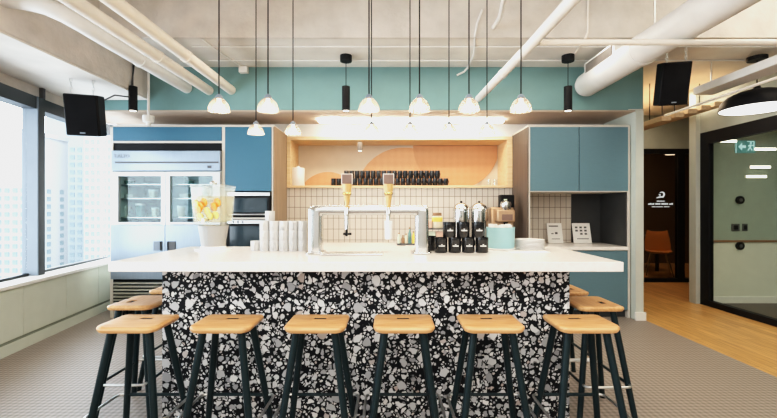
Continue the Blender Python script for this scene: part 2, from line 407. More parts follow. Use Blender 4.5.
structure(MB().box(8.0, 8.2, -4, 9.8, 0, 3.7).build('wall_right', 'grey_green'), 'grey green wall on the far right', 'wall')
structure(MB().box(3.0, 8.2, 9.6, 9.8, 0, 2.96).build('wall_far', 'brown_wall'), 'dark brown wall deep inside the far room', 'wall')

# ---- window wall on the left, turned 8.8 degrees
WR = math.atan(.155)
wall_l = thing('wall_left', 'sage green panelled wall with white sill below the windows', 'wall', (-2.815, 0, 0), WR, None, 'structure')
bm = MB()
for y0 in [-4.3 + .62 * i for i in range(16)]:
    bm.box(-.2, 0, y0 + .002, y0 + .618, .13, .59)
bm.build('panel', 'sage', wall_l, bevel=.003)
MB().box(-.2, -.012, -4.3, 5.6, .10, .13).build('shadow_gap', 'sage_dark', wall_l)  # shade of the gap put into a darker sage strip
MB().box(-.2, -.004, -4.3, 5.6, 0, .10).build('plinth', 'sage', wall_l)
MB().box(-.26, .025, -4.3, 5.6, .59, .625).build('sill', 'sill', wall_l, bevel=.005)
MB().box(-.30, -.2, -4.3, 5.6, 2.44, 2.572).box(-.3, -.2, -4.3, .1, 2.572, 3.7).build('upper_band', 'concrete', wall_l)
MB().box(-.30, -.26, -4.3, 5.6, 0, .59).build('outer_face', 'sage', wall_l)
win = thing('window_1', 'tall window with black frame and grey mullion looking over the city', 'window', (-2.815, 0, 0), WR, None, 'structure')
MB().box(-.26, -.12, -4.3, 5.6, 2.315, 2.44).box(-.24, -.19, -4.3, 5.6, .625, .65).build('frame', 'window_black', win)
ys = [4.12 - 1.55 * i for i in range(6)]
for i, y in enumerate(ys):
    MB().box(-.24, -.107, y + .012, y + .10, .625, 2.44).build('mullion', 'window_black', win)
    MB().box(-.25, -.109, y - .004, y + .012, .625, 2.44).build('mullion_cover', 'alu', win)
edges = [5.6] + ys + [-4.3]
for a, b in zip(edges, edges[1:]):
    MB().box(-.215, -.209, b + .1, a - .004, .65, 2.315).build('pane', 'glass', win)
MB().box(-.2, -.165, 4.28, 4.32, 2.43, 2.572).build('post', 'grey_dark', win)

# ---- far right: office glass wall, corridor and dark glass room
of = thing('window_2', 'office glass wall in a thick black frame at the right', 'window', (0, 0, 0), 0, None, 'structure')
MB().box(4.27, 4.34, 5.34, 5.48, 0, 2.335).build('post', 'black', of)
MB().box(4.27, 4.34, -1.0, 5.34, 2.175, 2.335).build('top_rail', 'black', of)
MB().box(4.27, 4.34, -1.0, 5.34, 0, .075).build('bottom_rail', 'black', of)
MB().box(4.27, 4.34, 2.2, 2.30, .075, 2.175).build('post', 'black', of)
MB().box(4.30, 4.31, 2.3, 5.34, .075, 2.175).build('pane', 'office_glass', of)
MB().box(4.30, 4.31, -1.0, 2.2, .075, 2.175).build('pane', 'office_glass', of)
structure(MB().box(4.27, 4.37, -4, 5.48, 2.335, 3.7).box(4.27, 4.37, -4, -1, 0, 2.335).build('wall_office', 'grey_green'), 'grey green wall above the office glass', 'wall')
structure(MB().box(4.21, 4.27, 5.48, 5.60, 0, 2.96).build('wall_office_end', 'pier'), 'narrow pale wall end beside the black office frame', 'wall')
bm = MB().box(4.27, 8, 5.48, 5.62, .86, 2.96)
structure(bm.build('wall_office_back', 'green_wall'), 'green upper wall seen through the office glass', 'wall')
structure(MB().box(4.27, 8, 5.48, 5.62, 0, .86).build('wall_office_low', 'pale_wall'), 'pale lower wall seen through the office glass', 'wall')
structure(MB().box(4.37, 8, 5.465, 5.48, .012, .10).build('baseboard_office', 'white_paint'), 'pale baseboard along the wall behind the office glass', 'baseboard')
tag(MB().box(4.37, 8, 5.46, 5.48, .845, .875).build('wall_rail', 'rail_wood', bevel=.003), 'thin brown rail across the wall behind the office glass', 'rail')
for z, w in ((PZ(200, 5.45), 'upper'), (PZ(246, 5.45), 'lower')):
    k = thing('wall_disc', '%s round black disc on the wall behind the office glass' % w, 'wall disc', (PX(741, 5.45), 5.48, z), 0, 'black wall discs')
    bm = MB(); bm.tube([(0, 0, 0), (0, -.03, 0)], .055, 24).build('disc', 'black', k, bevel=.004)
    bm = MB(); bm.tube([(0, -.03, 0), (0, -.036, 0)], .022, 16).build('cap', 'grey_dark', k)
for px, w in ((737, 'wider'), (746.5, 'narrower')):
    k = thing('wall_switch', '%s dark square switch plate between the two wall discs' % w, 'switch', (PX(px, 5.45), 5.48, PZ(227.5, 5.45)), 0, 'dark switch plates')
    hw = .055 if w == 'wider' else .035
    MB().box(-hw, hw, -.012, 0, -.05, .05).build('plate', 'grey_dark', k, bevel=.004)
    MB().box(-hw * .5, hw * .5, -.018, -.012, -.028, .028).build('rocker', 'black', k)
ex = thing('exit_sign_reflection', 'pale blue exit sign with arrow and running figure reflected in the office glass', 'sign', (PX(747.5, 5.45), 5.48, PZ(146.5, 5.45)))
MB().box(-.145, .125, -.012, 0, -.085, .085).build('plate', 'sign', ex)  # sign mirrored in the glass, built as a plate on the wall
MB().prism([(-.11, 0), (-.06, .05), (-.06, .018), (-.01, .018), (-.01, -.018), (-.06, -.018), (-.06, -.05)], -.016, -.012).build('arrow', 'sign_white', ex)
bm = MB(); bm.prism(arc((.06, .05), .014, 0, 2 * PI, 10)[:-1], -.016, -.012)
for q in ([(.045, .03), (.07, .03), (.062, -.012), (.04, -.012)], [(.066, .03), (.095, .018), (.093, .008), (.064, .016)], [(.047, .03), (.02, .01), (.026, .002), (.05, .016)],
          [(.058, -.008), (.085, -.05), (.072, -.055), (.046, -.012)], [(.042, -.01), (.055, -.012), (.028, -.055), (.014, -.05)]):
    bm.prism(q, -.016, -.012)
bm.build('figure', 'sign_white', ex)
MB().box(-.145, -.138, -.016, -.012, -.085, .085).box(.098, .108, -.016, -.012, -.06, .065).box(.012, .108, -.016, -.012, .068, .076).build('border', 'sign_white', ex)
for px, py, w, lab in ((729, 141, 17, 'slim light streak reflected in the office glass, beside the exit sign'), (766, 149, 22, 'slim light streak reflected in the office glass, just under the exit sign'),
                  (761, 167, 21, 'slim light streak reflected in the office glass, second below the exit sign'), (757, 176.5, 21, 'slim light streak reflected in the office glass, lowest of the four')):
    hw = w * 5.45 / 800  # streaks reflected in the glass, built as glowing bars on the wall
    k = thing('glass_streak', lab, 'light reflection', (PX(px, 5.45), 5.48, PZ(py, 5.45)), 0, 'streaks mirrored in the office glass')
    MB().box(-hw, hw, -.02, 0, -.022, .022).build('streak_backing', 'white_paint', k, bevel=.004)
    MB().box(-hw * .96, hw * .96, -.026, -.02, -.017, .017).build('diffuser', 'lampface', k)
# corridor end: dark glass front
dg = thing('door_1', 'dark glass meeting room front with a white logo at the corridor end', 'door', (0, 0, 0), 0, None, 'structure')
MB().box(3.0, 8, 7.1, 7.18, 2.28, 2.37).build('top_rail', 'black', dg)
MB().box(3.0, 8, 7.1, 7.18, 0, .07).build('bottom_rail', 'black', dg)
MB().box(5.14, 5.26, 7.1, 7.18, .07, 2.28).build('post', 'black', dg)
MB().box(4.44, 4.52, 7.1, 7.18, .07, 2.28).build('post', 'black', dg)
MB().box(4.52, 5.14, 7.13, 7.14, .07, 2.28).build('pane', 'dark_glass', dg)
MB().box(3.0, 4.44, 7.13, 7.14, .07, 2.28).build('pane', 'dark_glass', dg)
MB().box(5.26, 8, 7.13, 7.14, .07, 2.28).build('pane', 'dark_glass', dg)
lg = thing('logo_print', 'white swirl logo with small lettering on the dark glass', 'logo', (PX(661, 7.12), 7.128, PZ(198, 7.12)))
sw = [(.02 + .065 * math.cos(a) * (1 - .09 * i), .055 + .05 * math.sin(a)) for i, a in enumerate([2.2, 1.7, 1.2, .7, .2, -.3, -.8])]
sw += [(.0, .02), (-.04, .012), (-.075, .0)]
bm = MB(); bm.tube([(x, 0, z) for x, z in sw], [.004, .008, .011, .013, .014, .014, .013, .013, .012, .005], 6)
bm.tube([(-.03, 0, .065), (-.012, 0, .05), (.0, 0, .06)], [.008, .012, .006], 6)
bm.build('swirl', 'logo', lg)
bm = MB()
for row, z, h, segs in ((0, -.055, .016, [.14]), (1, -.105, .028, [.11, .09, .12, .07]), (2, -.155, .014, [.2, .1])):
    tot = sum(segs) + .018 * (len(segs) - 1); x = -tot / 2
    for sg in segs:
        nn = max(2, int(sg / (h * .9)))
        for q in range(nn):
            a = x + q * sg / nn; ww = sg / nn * .78
            bm.box(a, a + ww, -.003, 0, z - h / 2, z - h / 2 + h * random.choice([1, 1, .75]))
        x += sg + .018
bm.build('lettering', 'logo', lg)
structure(MB().box(3.0, 8, 7.1, 7.18, 2.37, 2.96).build('wall_corridor', 'grey_green'), 'grey green wall above the dark meeting room glass', 'wall')
# dark room chair
ch = thing('shell_chair', 'orange shell chair with thin metal legs behind the dark glass', 'chair', (PX(657, 7.9) + .03, 7.9, 0), -.5)
rings = []
for i in range(9):
    t = i / 8
    if t < .5: y, z, w = -.22 + .4 * t * 2 * .95, .45 - .02 * math.sin(t * 2 * PI), .22
    else: y, z, w = .16 + .10 * (t - .5) * 2, .45 + .38 * (t - .5) * 2, .22 - .05 * ((t - .5) * 2) ** 2
    rings.append([(w * math.cos(a) if abs(math.cos(a)) > .01 else 0, y + (.012 if t >= .5 else 0) * math.sin(a), z + .014 * math.sin(a) + .05 * math.cos(a) ** 4) for a in [2 * PI * k / 14 for k in range(14)]])
MB().loft(rings).build('shell', 'orange_chair', ch)
for sx in (-1, 1):
    for sy in (-1, 1):
        MB().tube([(sx * .12, sy * .12, .44), (sx * .22, sy * .22, .0)], .011, 8).build('leg', 'chrome', ch)
tb = thing('meeting_table', 'dark table edge behind the dark glass, beside the orange chair', 'table', (5.0, 8.7, 0))
MB().box(-.7, .7, -.4, .4, .70, .74).build('tabletop', 'grey_dark', tb, bevel=.006)
for sx in (-1, 1):
    for sy in (-1, 1):
        MB().box(sx * .62 - .025, sx * .62 + .025, sy * .33 - .025, sy * .33 + .025, 0, .70).build('leg', 'black', tb)
lp = thing('ceiling_lamp', 'slim lit ceiling lamp inside the dark meeting room', 'ceiling light', (PX(674, 8.0), 8.0, 2.40))
MB().lathe([(.0, 0), (.17, 0), (.18, .012), (.18, .04), (.0, .045)], 28, cap=False).build('lamp_body', 'white_paint', lp)
MB().lathe([(.0, -.003), (.15, -.003), (.15, 0), (.0, 0)], 28, cap=False).build('diffuser', 'lampface', lp)
MB().tube([(0, 0, .04), (0, 0, .56)], .006, 8).build('cord', 'black', lp)

# ------------------------------------------------------------------ kitchen units at the back
D = 4.77; S = D / F
def cx(px): return PX(px, D)
def cz(py): return PZ(py, D)
X0, X1 = cx(110), cx(274)
cab = thing('tall_cabinet', 'tall blue built-in cabinet around the fridge and ovens', 'cabinet', (0, 0, 0))
bm = MB()
bm.box(X0, cx(113), D, 5.39, 0, 2.30)                       # left cheek
bm.box(cx(222), cx(225), D, 5.39, 0, cz(126.8))
bm.box(X0, X1 - .001, D, 5.39, cz(126.8), 2.30)
bm.box(cx(113), cx(222), D, 5.39, cz(143), cz(141))
bm.box(cx(225), cx(271.5), D, 5.39, cz(219.5), cz(217.5))
bm.build('carcass', 'pale', cab)
MB().box(cx(271.8), X1 - .012, D, 5.39, 0, cz(126.8)).build('edge_panel', 'pale', cab)
MB().box(X1 - .012, X1, D + .01, 5.39, 0, 2.29).build('side_panel', 'taupe', cab)
MB().box(cx(113) + .003, cx(222) - .003, D - .006, D + .012, cz(141) + .003, cz(126.8) - .003).build('door', 'blue', cab, bevel=.002)
MB().box(cx(225) + .003, cx(271.8) - .003, D - .006, D + .012, cz(191), cz(126.8) - .003).build('door', 'blue', cab, bevel=.002)
MB().box(cx(113), cx(222), D + .012, D + .02, cz(150.8), cz(143)).build('shadow_gap', 'black', cab)  # black sheet stands for the shade in the gap over the fridge
MB().box(cx(225) + .003, cx(271.8) - .003, D - .006, D + .012, .1, .57).build('drawer', 'blue', cab, bevel=.002)
MB().box(cx(225), cx(271.8), D + .03, D + .05, 0, .1).build('toe_kick', 'black', cab)

# refrigerator: shell, grille, two half-glass doors, louvre
fr = thing('refrigerator', 'stainless two-door refrigerator with half-glass doors', 'refrigerator', (0, 0, 0))
fx0, fx1 = cx(113.3), cx(221.6)
FT = cz(151)
bm = MB()
bm.box(fx0, fx0 + .03, D + .01, 5.36, .1, FT).box(fx1 - .03, fx1, D + .01, 5.36, .1, FT)
bm.box(fx0 + .03, fx1 - .03, 5.33, 5.36, .1, FT).box(fx0 + .03, fx1 - .03, D + .01, 5.33, FT - .04, FT).box(fx0 + .03, fx1 - .03, D + .01, 5.33, .1, .46)
bm.build('body', 'interior', fr)
MB().box(fx0, fx1, D - .04, D + .009, cz(171.2), FT).build('top_grille', 'fridge_steel', fr, bevel=.006)
MB().box(fx0 + .05, fx1 - .02, D - .046, D - .04, cz(163.6), cz(162)).build('groove', 'grey_dark', fr)
text_mesh('T.ALTO', .055, .001, 'lettering', 'brand_grey', fr, (cx(124), D - .042, cz(156.5)), (PI / 2, 0, 0))
MB().box(cx(209), cx(213), D - .044, D - .04, cz(168.5), cz(166)).build('lock', 'grey_dark', fr)
midx = (fx0 + fx1) / 2
for a, b, hs in ((fx0 + .003, midx - .002, 1), (midx + .002, fx1 - .003, -1)):
    zt, zb = cz(172), .47
    ga, gb, gz0, gz1 = a + .085, b - .05, cz(222), cz(176.5)
    if hs < 0: ga, gb = a + .05, b - .085
    dr = MB().box(a, ga, D - .045, D + .005, zb, zt).box(gb, b, D - .045, D + .005, zb, zt).box(ga, gb, D - .045, D + .005, gz1, zt).box(ga, gb, D - .045, D + .005, cz(224.5), gz0).build('door', 'fridge_frame', fr)
    MB().box(ga, gb, D - .02, D - .014, gz0, gz1).build('pane', 'fridge_glass', dr)
    MB().box(a, b, D - .052, D - .045, zb, cz(224.8)).build('lower_panel', 'fridge_steel', dr, bevel=.003)
    hx = b - .13 if hs > 0 else a + .03
    MB().box(hx, hx + .095, D - .062, D - .052, cz(250), cz(241)).build('handle', 'grey_dark' if hs < 0 else 'alu', dr, bevel=.004)
    MB().box(hx + (.08 if hs > 0 else 0), hx + (.095 if hs > 0 else .015), D - .068, D - .062, cz(250), cz(241)).build('handle_edge', 'black', dr)
for z in (1.20, 1.43, 1.60):
    MB().box(fx0 + .03, fx1 - .03, D + .05, 5.3, z - .008, z).build('shelf', 'steel', fr)
bm = MB()
for i in range(7):
    z = .17 + i * .04
    bm.box(fx0 + .02, fx1 - .02, D - .03, D, z, z + .02)
bm.build('louvre', 'steel', fr)
MB().box(fx0, fx1, D, D + .008, .12, .46).build('louvre_backing', 'black', fr)
for x in (fx0 + .08, fx1 - .08):
    MB().lathe([(.0, 0), (.03, 0), (.03, .03), (.02, .1), (.0, .1)], 12, (x, D + .1, 0), cap=False).build('foot', 'black', fr)
MB().box(fx0 + .05, fx1 - .05, D + .08, D + .10, FT - .07, FT - .05).build('interior_light', 'lampwhite', fr)
foods = [(124, 1.2, .16, .14, 'food_b'), (139, 1.2, .17, .17, 'food_a'), (154, 1.2, .13, .12, 'food_c'), (130, 1.43, .22, .05, 'food_b'), (152, 1.43, .16, .11, 'food_c'),
         (180, 1.2, .14, .14, 'food_c'), (196, 1.2, .18, .12, 'food_a'), (209, 1.2, .1, .16, 'food_b'), (184, 1.43, .2, .06, 'food_b'), (205, 1.43, .16, .12, 'food_c'), (128, 1.6, .2, .06, 'food_a'), (188, 1.6, .18, .06, 'food_a')]
for px, z, w, h, m in foods:
    side = 'left' if px < 166 else 'right'
    sh = {1.2: 'bottom', 1.43: 'middle', 1.6: 'top'}[z]
    n = [f for f in foods if f[1] == z and (f[0] < 166) == (px < 166)]
    n.sort(); i = [f[0] for f in n].index(px)
    pos = ('', '') if len(n) == 1 else ((' nearest the centre post' if (i == len(n) - 1) == (side == 'left') else ' nearest the outer edge') if i in (0, len(n) - 1) else ' between two others',) * 2
    k = thing('food_container', '%s food tub on the %s shelf behind the %s fridge door%s' % ({'food_a': 'dark green', 'food_b': 'white', 'food_c': 'cream'}[m], sh, side, pos[0]), 'food container', (PX(px, 4.95), 4.98, z), 0, 'tubs in the fridge')
    MB().loft([[(x * w * .42, y * w * .5, 0) for x, y in rrect(1, 1, .2, 3)], [(x * w * .5, y * w * .6, h * .85) for x, y in rrect(1, 1, .2, 3)]]).build('tub', m, k)
    MB().loft([[(x * w * .52, y * w * .62, h * .85) for x, y in rrect(1, 1, .2, 3)], [(x * w * .52, y * w * .62, h) for x, y in rrect(1, 1, .2, 3)]]).build('lid', 'food_b', k)

# microwave and oven
def oven(name, label, cat, y0, y1, knobs):
    k = thing(name, label, cat, (0, 0, 0))
    a, b = cx(226.5), cx(271.2)
    zt, zb = cz(y0), cz(y1)
    MB().box(a, b, D - .004, 5.3, zb, zt).build('body', 'black', k, bevel=.004)
    MB().box(a + .02, b - .01, D - .022, D - .004, zt - .045, zt - .006).build('control_panel', 'steel', k, bevel=.002)
    dr = MB().box(a + .02, b - .01, D - .026, D - .004, zb + .012, zt - .05).build('door', 'black', k, bevel=.003)
    MB().box(a + .05, b - .04, D - .030, D - .026, zb + .06, zt - .075).build('pane', 'oven_glass', dr)
    MB().tube([(a + .05, D - .055, zb + .035), (b - .04, D - .055, zb + .035)], .009, 10).box(a + .07, a + .085, D - .055, D - .026, zb + .028, zb + .042).box(b - .075, b - .06, D - .055, D - .026, zb + .028, zb + .042).build('handle', 'steel', dr)
    for i in range(knobs):
        x = a + .09 + i * .055
        MB().tube([(x, D - .022, zt - .025), (x, D - .034, zt - .025)], .012, 14).build('knob', 'grey_dark', k)
    return k
oven('microwave', 'black and steel built-in microwave under the tall blue door', 'microwave', 192, 217.3, 0)
oven('wall_oven', 'black built-in oven below the microwave', 'oven', 219.8, 268, 3)

# right unit
rc = thing('wall_cabinet', 'dull blue two-door wall cabinet at the right of the kitchen', 'cabinet', (0, 0, 0))
RX0, RX1 = cx(528), cx(630)
bm = MB().box(RX0, RX1, D, 5.39, cz(126.8), 2.30).box(RX0 + .012, cx(530), D, 5.39, .852, cz(126.8)).box(cx(628), RX1, D, 5.39, 0, cz(126.8)).box(cx(530), cx(628), D, 5.39, cz(192), cz(191))
bm.build('carcass', 'pale', rc)
MB().box(RX0, RX0 + .012, D + .01, 5.39, .852, cz(126.8)).build('side_panel', 'taupe_shaded', rc)
for a, b in ((530, 578.8), (579.2, 628)):
    MB().box(cx(a) + .002, cx(b) - .002, D - .006, D + .012, cz(191), cz(126.8) - .003).build('door', 'blue_dull', rc, bevel=.002)
MB().box(cx(530), cx(628) - .02, 5.37, 5.389, .852, cz(192)).build('tile_panel', 'tile', rc)
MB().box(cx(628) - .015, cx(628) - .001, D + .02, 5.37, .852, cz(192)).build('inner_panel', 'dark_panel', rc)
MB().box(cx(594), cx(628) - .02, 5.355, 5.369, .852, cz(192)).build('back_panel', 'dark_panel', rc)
bc = thing('base_cabinet', 'long blue base cabinet run along the back wall', 'cabinet', (0, 0, 0))
MB().box(X1 + .002, cx(628) - .001, D + .02, 5.385, .09, .808).build('carcass', 'pale', bc)
xs = [X1 + .002 + i * (cx(628) - X1 - .003) / 8 for i in range(9)]
for i in range(8):
    if i < 6:
        MB().box(xs[i] + .002, xs[i + 1] - .002, D, D + .02, .095, .80).build('door', 'blue_dull', bc, bevel=.002)
MB().box(xs[6] + .002, xs[8] - .002, D, D + .02, .095, .80).build('door', 'blue_dull', bc, bevel=.002)
MB().box(X1 + .002, cx(628) - .001, D + .06, D + .08, 0, .09).build('toe_kick', 'dark_panel', bc)
tag(MB().box(X1 + .002, cx(628) - .002, D - .012, 5.39, .81, .85).build('countertop', 'quartz', bevel=.003), 'white worktop on the blue base cabinets along the back wall', 'countertop')

# lit niche
ni = thing('niche_shelf', 'pale wood box shelf recessed in the wall over the tiles', 'shelf', (0, 0, 0))
bm = MB()
T = .04
bm.box(NX0 + .002, NX1 - .002, 5.36, 5.84, NZ0, NZ0 + .032).box(NX0 + .002, NX1 - .002, 5.36, 5.84, NZ1 - .045, NZ1)
bm.box(NX0 + .002, NX0 + T + .01, 5.36, 5.84, NZ0 + .032, NZ1 - .045).box(NX1 - T - .03, NX1 - .002, 5.36, 5.84, NZ0 + .032, NZ1 - .045)
bm.build('frame', 'niche_wood', ni, bevel=.002)
MB().box(NX0 + .002, NX1 - .002, 5.84, 5.86, NZ0, NZ1).build('back_panel', 'niche_back', ni)
SHZ = NZ0 + .032
# copper art clipped to the panel
def clip(poly, x0, x1, z0, z1):
    def cl(p, inside, cross):
        out = []
        for i, q in enumerate(p):
            r = p[i - 1]
            if inside(q):
                if not inside(r): out.append(cross(r, q))
                out.append(q)
            elif inside(r): out.append(cross(r, q))
        return out
    def cxx(v): return lambda a, b: (v, a[1] + (b[1] - a[1]) * (v - a[0]) / (b[0] - a[0]))
    def czz(v): return lambda a, b: (a[0] + (b[0] - a[0]) * (v - a[1]) / (b[1] - a[1]), v)
    poly = cl(poly, lambda p: p[0] >= x0, cxx(x0)); poly = cl(poly, lambda p: p[0] <= x1, cxx(x1))
    poly = cl(poly, lambda p: p[1] >= z0, czz(z0)); poly = cl(poly, lambda p: p[1] <= z1, czz(z1))
    return poly
AD = 5.83
def art(px, py, r, a, b, m, label):
    c = (PX(px, AD), PZ(py, AD)); R = r * AD / F
    p = clip(arc(c, R, 0, 2 * PI, 72)[:-1], NX0 + .06, NX1 - .08, SHZ + .001, NZ1 - .05)
    o = MB().prism(p, a, b).build('wall_art', m, smooth=0)
    tag(o, label, 'wall art', 'copper niche art')
art(328, 203, 31, 5.832, 5.839, 'art', 'small copper dotted dome panel beside the white jar in the niche')
art(404, 196, 48.5, 5.832, 5.839, 'art', 'wide copper dotted dome panel behind the middle of the mug rows')
art(456, 146, 43, 5.822, 5.830, 'art_dark', 'copper dotted circle panel at the right of the niche')
# niche spotlight
sp = thing('niche_spotlight', 'small grey cylinder spotlight under the niche top', 'spotlight', (PX(360, 5.55), 5.55, NZ1 - .045))
MB().lathe([(.0, 0), (.035, 0), (.035, -.115), (.028, -.12), (.0, -.12)], 18, cap=False).build('lamp_body', 'grille', sp)
MB().lathe([(.0, -.1205), (.026, -.1205), (.026, -.124), (.0, -.124)], 18, cap=False).build('diffuser', 'lampface', sp)
# white jar in the niche
jr = thing('jar', 'white ceramic jar at the left end of the niche shelf', 'jar', (PX(298, 5.52), 5.52, SHZ))
MB().lathe([(.0, 0), (.085, 0), (.092, .01), (.092, .23), (.0, .235)], 28, cap=False).build('jar_body', 'white_cer', jr)
MB().lathe([(.0, .232), (.088, .232), (.088, .25), (.03, .256), (.02, .275), (.0, .28)], 28, cap=False).build('lid', 'white_cer', jr)
# small glasses at the right end of the niche
for i, px in enumerate((489, 495)):
    g = MB().lathe([(.0, 0), (.028, 0), (.034, .1), (.030, .1), (.025, .006), (.0, .006)], 18, cap=False).build('tumbler', 'dispenser_glass', None)
    g.location = (PX(px, 5.6), 5.6, SHZ); tag(g, 'small clear tumbler on the niche shelf, ' + ('nearer the mugs' if i == 0 else 'nearest the right end'), 'glass', 'niche tumblers')
# LED strip under the bulkhead
ls = thing('ceiling_led_strip', 'long bright light strip under the teal bulkhead above the niche', 'strip light', (0, 0, 0))
MB().box(PX(320, 5.1), PX(502, 5.1), 5.09, 5.11, 2.425, 2.445).build('channel', 'alu', ls)
MB().box(PX(318, 5.1) + .01, PX(504, 5.1) - .01, 5.07, 5.13, 2.405, 2.425).build('diffuser', 'led', ls)

# mugs -----------------------------------------------------------------
def make_mug(name, label, r, h, m, group, logo=None, hdir=0.0):
    t = thing(name, label, 'mug', (0, 0, 0), 0, group)
    MB().lathe([(.0, 0), (r * .9, 0), (r, .006), (r, h), (r * .9, h), (r * .88, .012), (.0, .012)], 20, cap=False).build('cup', m, t)
    pts = [(r * .96 * math.cos(hdir) + 0, r * .96 * math.sin(hdir), h * .8)]
    hh = []
    for i in range(7):
        a = PI / 2 - PI * i / 6
        rr = r * .97 + math.cos(a) * r * .75
        hh.append((rr * math.cos(hdir), rr * math.sin(hdir), h * .52 + math.sin(a) * h * .30))
    MB().tube(hh, r * .13, 8).build('handle', m, t)
    if logo:
        MB().box(-r * .45, r * .45, -r - .0012, -r * .88, h * .42, h * .50).box(-r * .1, r * .1, -r - .0012, -r * .88, h * .52, h * .58).build('logo_mark', logo, t)
    return t
md = .0735
bottom_xs = [PX(333.5, 5.5) + i * md * 1.0 for i in range(22)]
bottom_xs = [x for x in bottom_xs if x < PX(447, 5.5)]
nb = len(bottom_xs)
proto = None
for i, x in enumerate(bottom_xs):
    lab = 'black mug in the lower row on the niche shelf, %s from the left' % ORD[i]
    if proto is None:
        proto = make_mug('mug', lab, .0345, .105, 'black_gloss', 'black mugs on the niche shelf', None, -PI * .32); proto.location = (x, 5.5, SHZ)
    else: dup(proto, (x, 5.5, SHZ), 0, lab)
tx = [PX(346.5, 5.5) + i * md for i in range(30)]
tx = [x for x in tx if x < PX(441, 5.5)]
for i, x in enumerate(tx):
    dup(proto, (x, 5.5, SHZ + .105), 0, 'black mug in the upper row on the niche shelf, %s from the left' % ORD[i])

# ------------------------------------------------------------------ island
CT = 1.0
IX0, IX1 = -1.387, 1.11
tag(MB().box(-1.585, 1.33, 2.26, 3.2, .944, CT).build('island_countertop', 'quartz', bevel=.004), 'long white stone countertop of the island bar', 'countertop')
tag(MB().box(IX0, IX1, 2.45, 3.1, 0, .944).build('bar_island', 'terrazzo', bevel=.003), 'island bar base clad in black and white terrazzo', 'bar counter')

# stools ----------------------------------------------------------------
SW, SD, ST, SH = .315, .275, .030, .70
def make_stool(label):
    t = thing('bar_stool', label, 'bar stool', (0, 0, 0), 0, 'wooden bar stools around the island')
    bm = MB()
    def ring(grow, z): return [(x, y, z + .010 * (abs(x) / (SW / 2)) ** 2) for x, y in rrect(SW + grow * 2, SD + grow * 2, .048 + grow, 6)]
    n = len(ring(0, 0))
    def slot(z):
        out = []
        for (x, y, q) in ring(0, 0):
            a = math.atan2(y / SD, x / SW)
            out.append((max(-.034, min(.034, .05 * math.cos(a))), max(-.018, min(.018, .04 * math.sin(a))) + .062, z))
        return out
    rings = [slot(SH), ring(-.022, SH), ring(-.005, SH - .003), ring(0, SH - .010), ring(0, SH - ST + .012), ring(-.008, SH - ST), slot(SH - ST)]
    bm.loft(rings, cap=False, closed=True).build('seat', 'seat', t, smooth=50)
    tops, feet = [], []
    for sx in (-1, 1):
        for sy in (-1, 1):
            a = Vector((sx * .098, sy * .080, SH - ST + .002)); b = Vector((sx * .192, sy * .172, 0))
            lg_ = MB().tube([a, b], [.019, .0165], 14).build('leg', 'leg', t)
            MB().lathe([(.0, 0), (.018, 0), (.018, .01), (.0, .01)], 12, (b.x, b.y, 0), cap=False).build('foot_cap', 'black', lg_)
            tops.append(a); feet.append(b)
    def at(i, z):
        k = (tops[i].z - z) / tops[i].z
        return tops[i].lerp(feet[i], k)
    zr = .245
    # dark bars front and back (legs 0:-- 1:-+ 2:+- 3:++)
    for i, j in ((1, 3), (0, 2)):
        MB().tube([at(i, zr), at(j, zr)], .009, 10).build('stretcher', 'leg', t)
    # steel footrests on both sides, bowed outside the legs
    for i, j, s in ((0, 1, -1), (2, 3, 1)):
        p, q = at(i, zr), at(j, zr)
        out = Vector((s * .048, 0, 0))
        pts = [p, p + out * .55, p + out * .9 + Vector((0, .012, 0)), p + out + Vector((0, .035, 0)), q + out - Vector((0, .035, 0)), q + out * .9 - Vector((0, .012, 0)), q + out * .55, q]
        MB().tube(pts, .0075, 10).build('footrest', 'steel', t)
    MB().box(-.033, .033, .0445, .0795, SH - ST + .002, SH - .004).build('slot_shade', 'black', t)  # black plate stands for the shade inside the seat slot
    MB().box(-.10, .10, -.085, .05, SH - ST - .006, SH - ST + .001).build('seat_plate', 'leg', t)
    return t
front = [123, 217.5, 313.5, 404.5, 496, 592.5]
labs = ['bar stool in front of the island, at its left corner', 'bar stool in front of the island, second from the left', 'bar stool in front of the island, third from the left',
        'bar stool in front of the island, third from the right', 'bar stool in front of the island, second from the right', 'bar stool in front of the island, at its right corner']
st0 = None
for px, lab in zip(front, labs):
    x = PX(px, 2.0)
    if st0 is None:
        st0 = make_stool(lab); st0.location = (x, 2.137, 0)
    else: dup(st0, (x, 2.137, 0), 0, lab)
for x, y, rz, lab in ((-1.605, 2.60, PI / 2, 'bar stool at the window end of the island, nearer the front corner'),
                      (-1.62, 3.06, PI / 2, 'bar stool at the window end of the island, farther back and mostly hidden'),
                      (1.305, 2.57, -PI / 2, 'bar stool at the corridor end of the island, nearer the front corner'),
                      (1.31, 3.01, -PI / 2, 'bar stool at the corridor end of the island, farther back and mostly hidden')):
    dup(st0, (x, y, 0), rz, lab)

# ------------------------------------------------------------------ on the island
# drinks dispenser
dp = thing('drink_dispenser', 'glass drink dispenser of fruit water on a white ribbed stand', 'drink dispenser', (PX(213.5, 2.93), 2.93, CT))
MB().lathe([(.0, 0), (.125, 0), (.128, .006), (.125, .012), (.09, .018), (.085, .03), (.0, .03)], 36, cap=False).build('base_plate', 'white_cer', dp)
MB().lathe([(.0, .03), (.078, .03), (.082, .04), (.1, .165), (.104, .18), (.0, .182)], 48, rf=lambda a, z: 1 + .018 * math.cos(16 * a), cap=False).build('stand', 'galvanised', dp)
body = MB().loft([[(x * .205, y * .205, .186) for x, y in rrect(1, 1, .22, 4)], [(x * .225, y * .225, .20) for x, y in rrect(1, 1, .22, 4)],
           [(x * .256, y * .256, .455) for x, y in rrect(1, 1, .22, 4)], [(x * .246, y * .246, .455) for x, y in rrect(1, 1, .22, 4)], [(x * .212, y * .212, .205) for x, y in rrect(1, 1, .22, 4)]]).build('glass_body', 'dispenser_glass', dp)
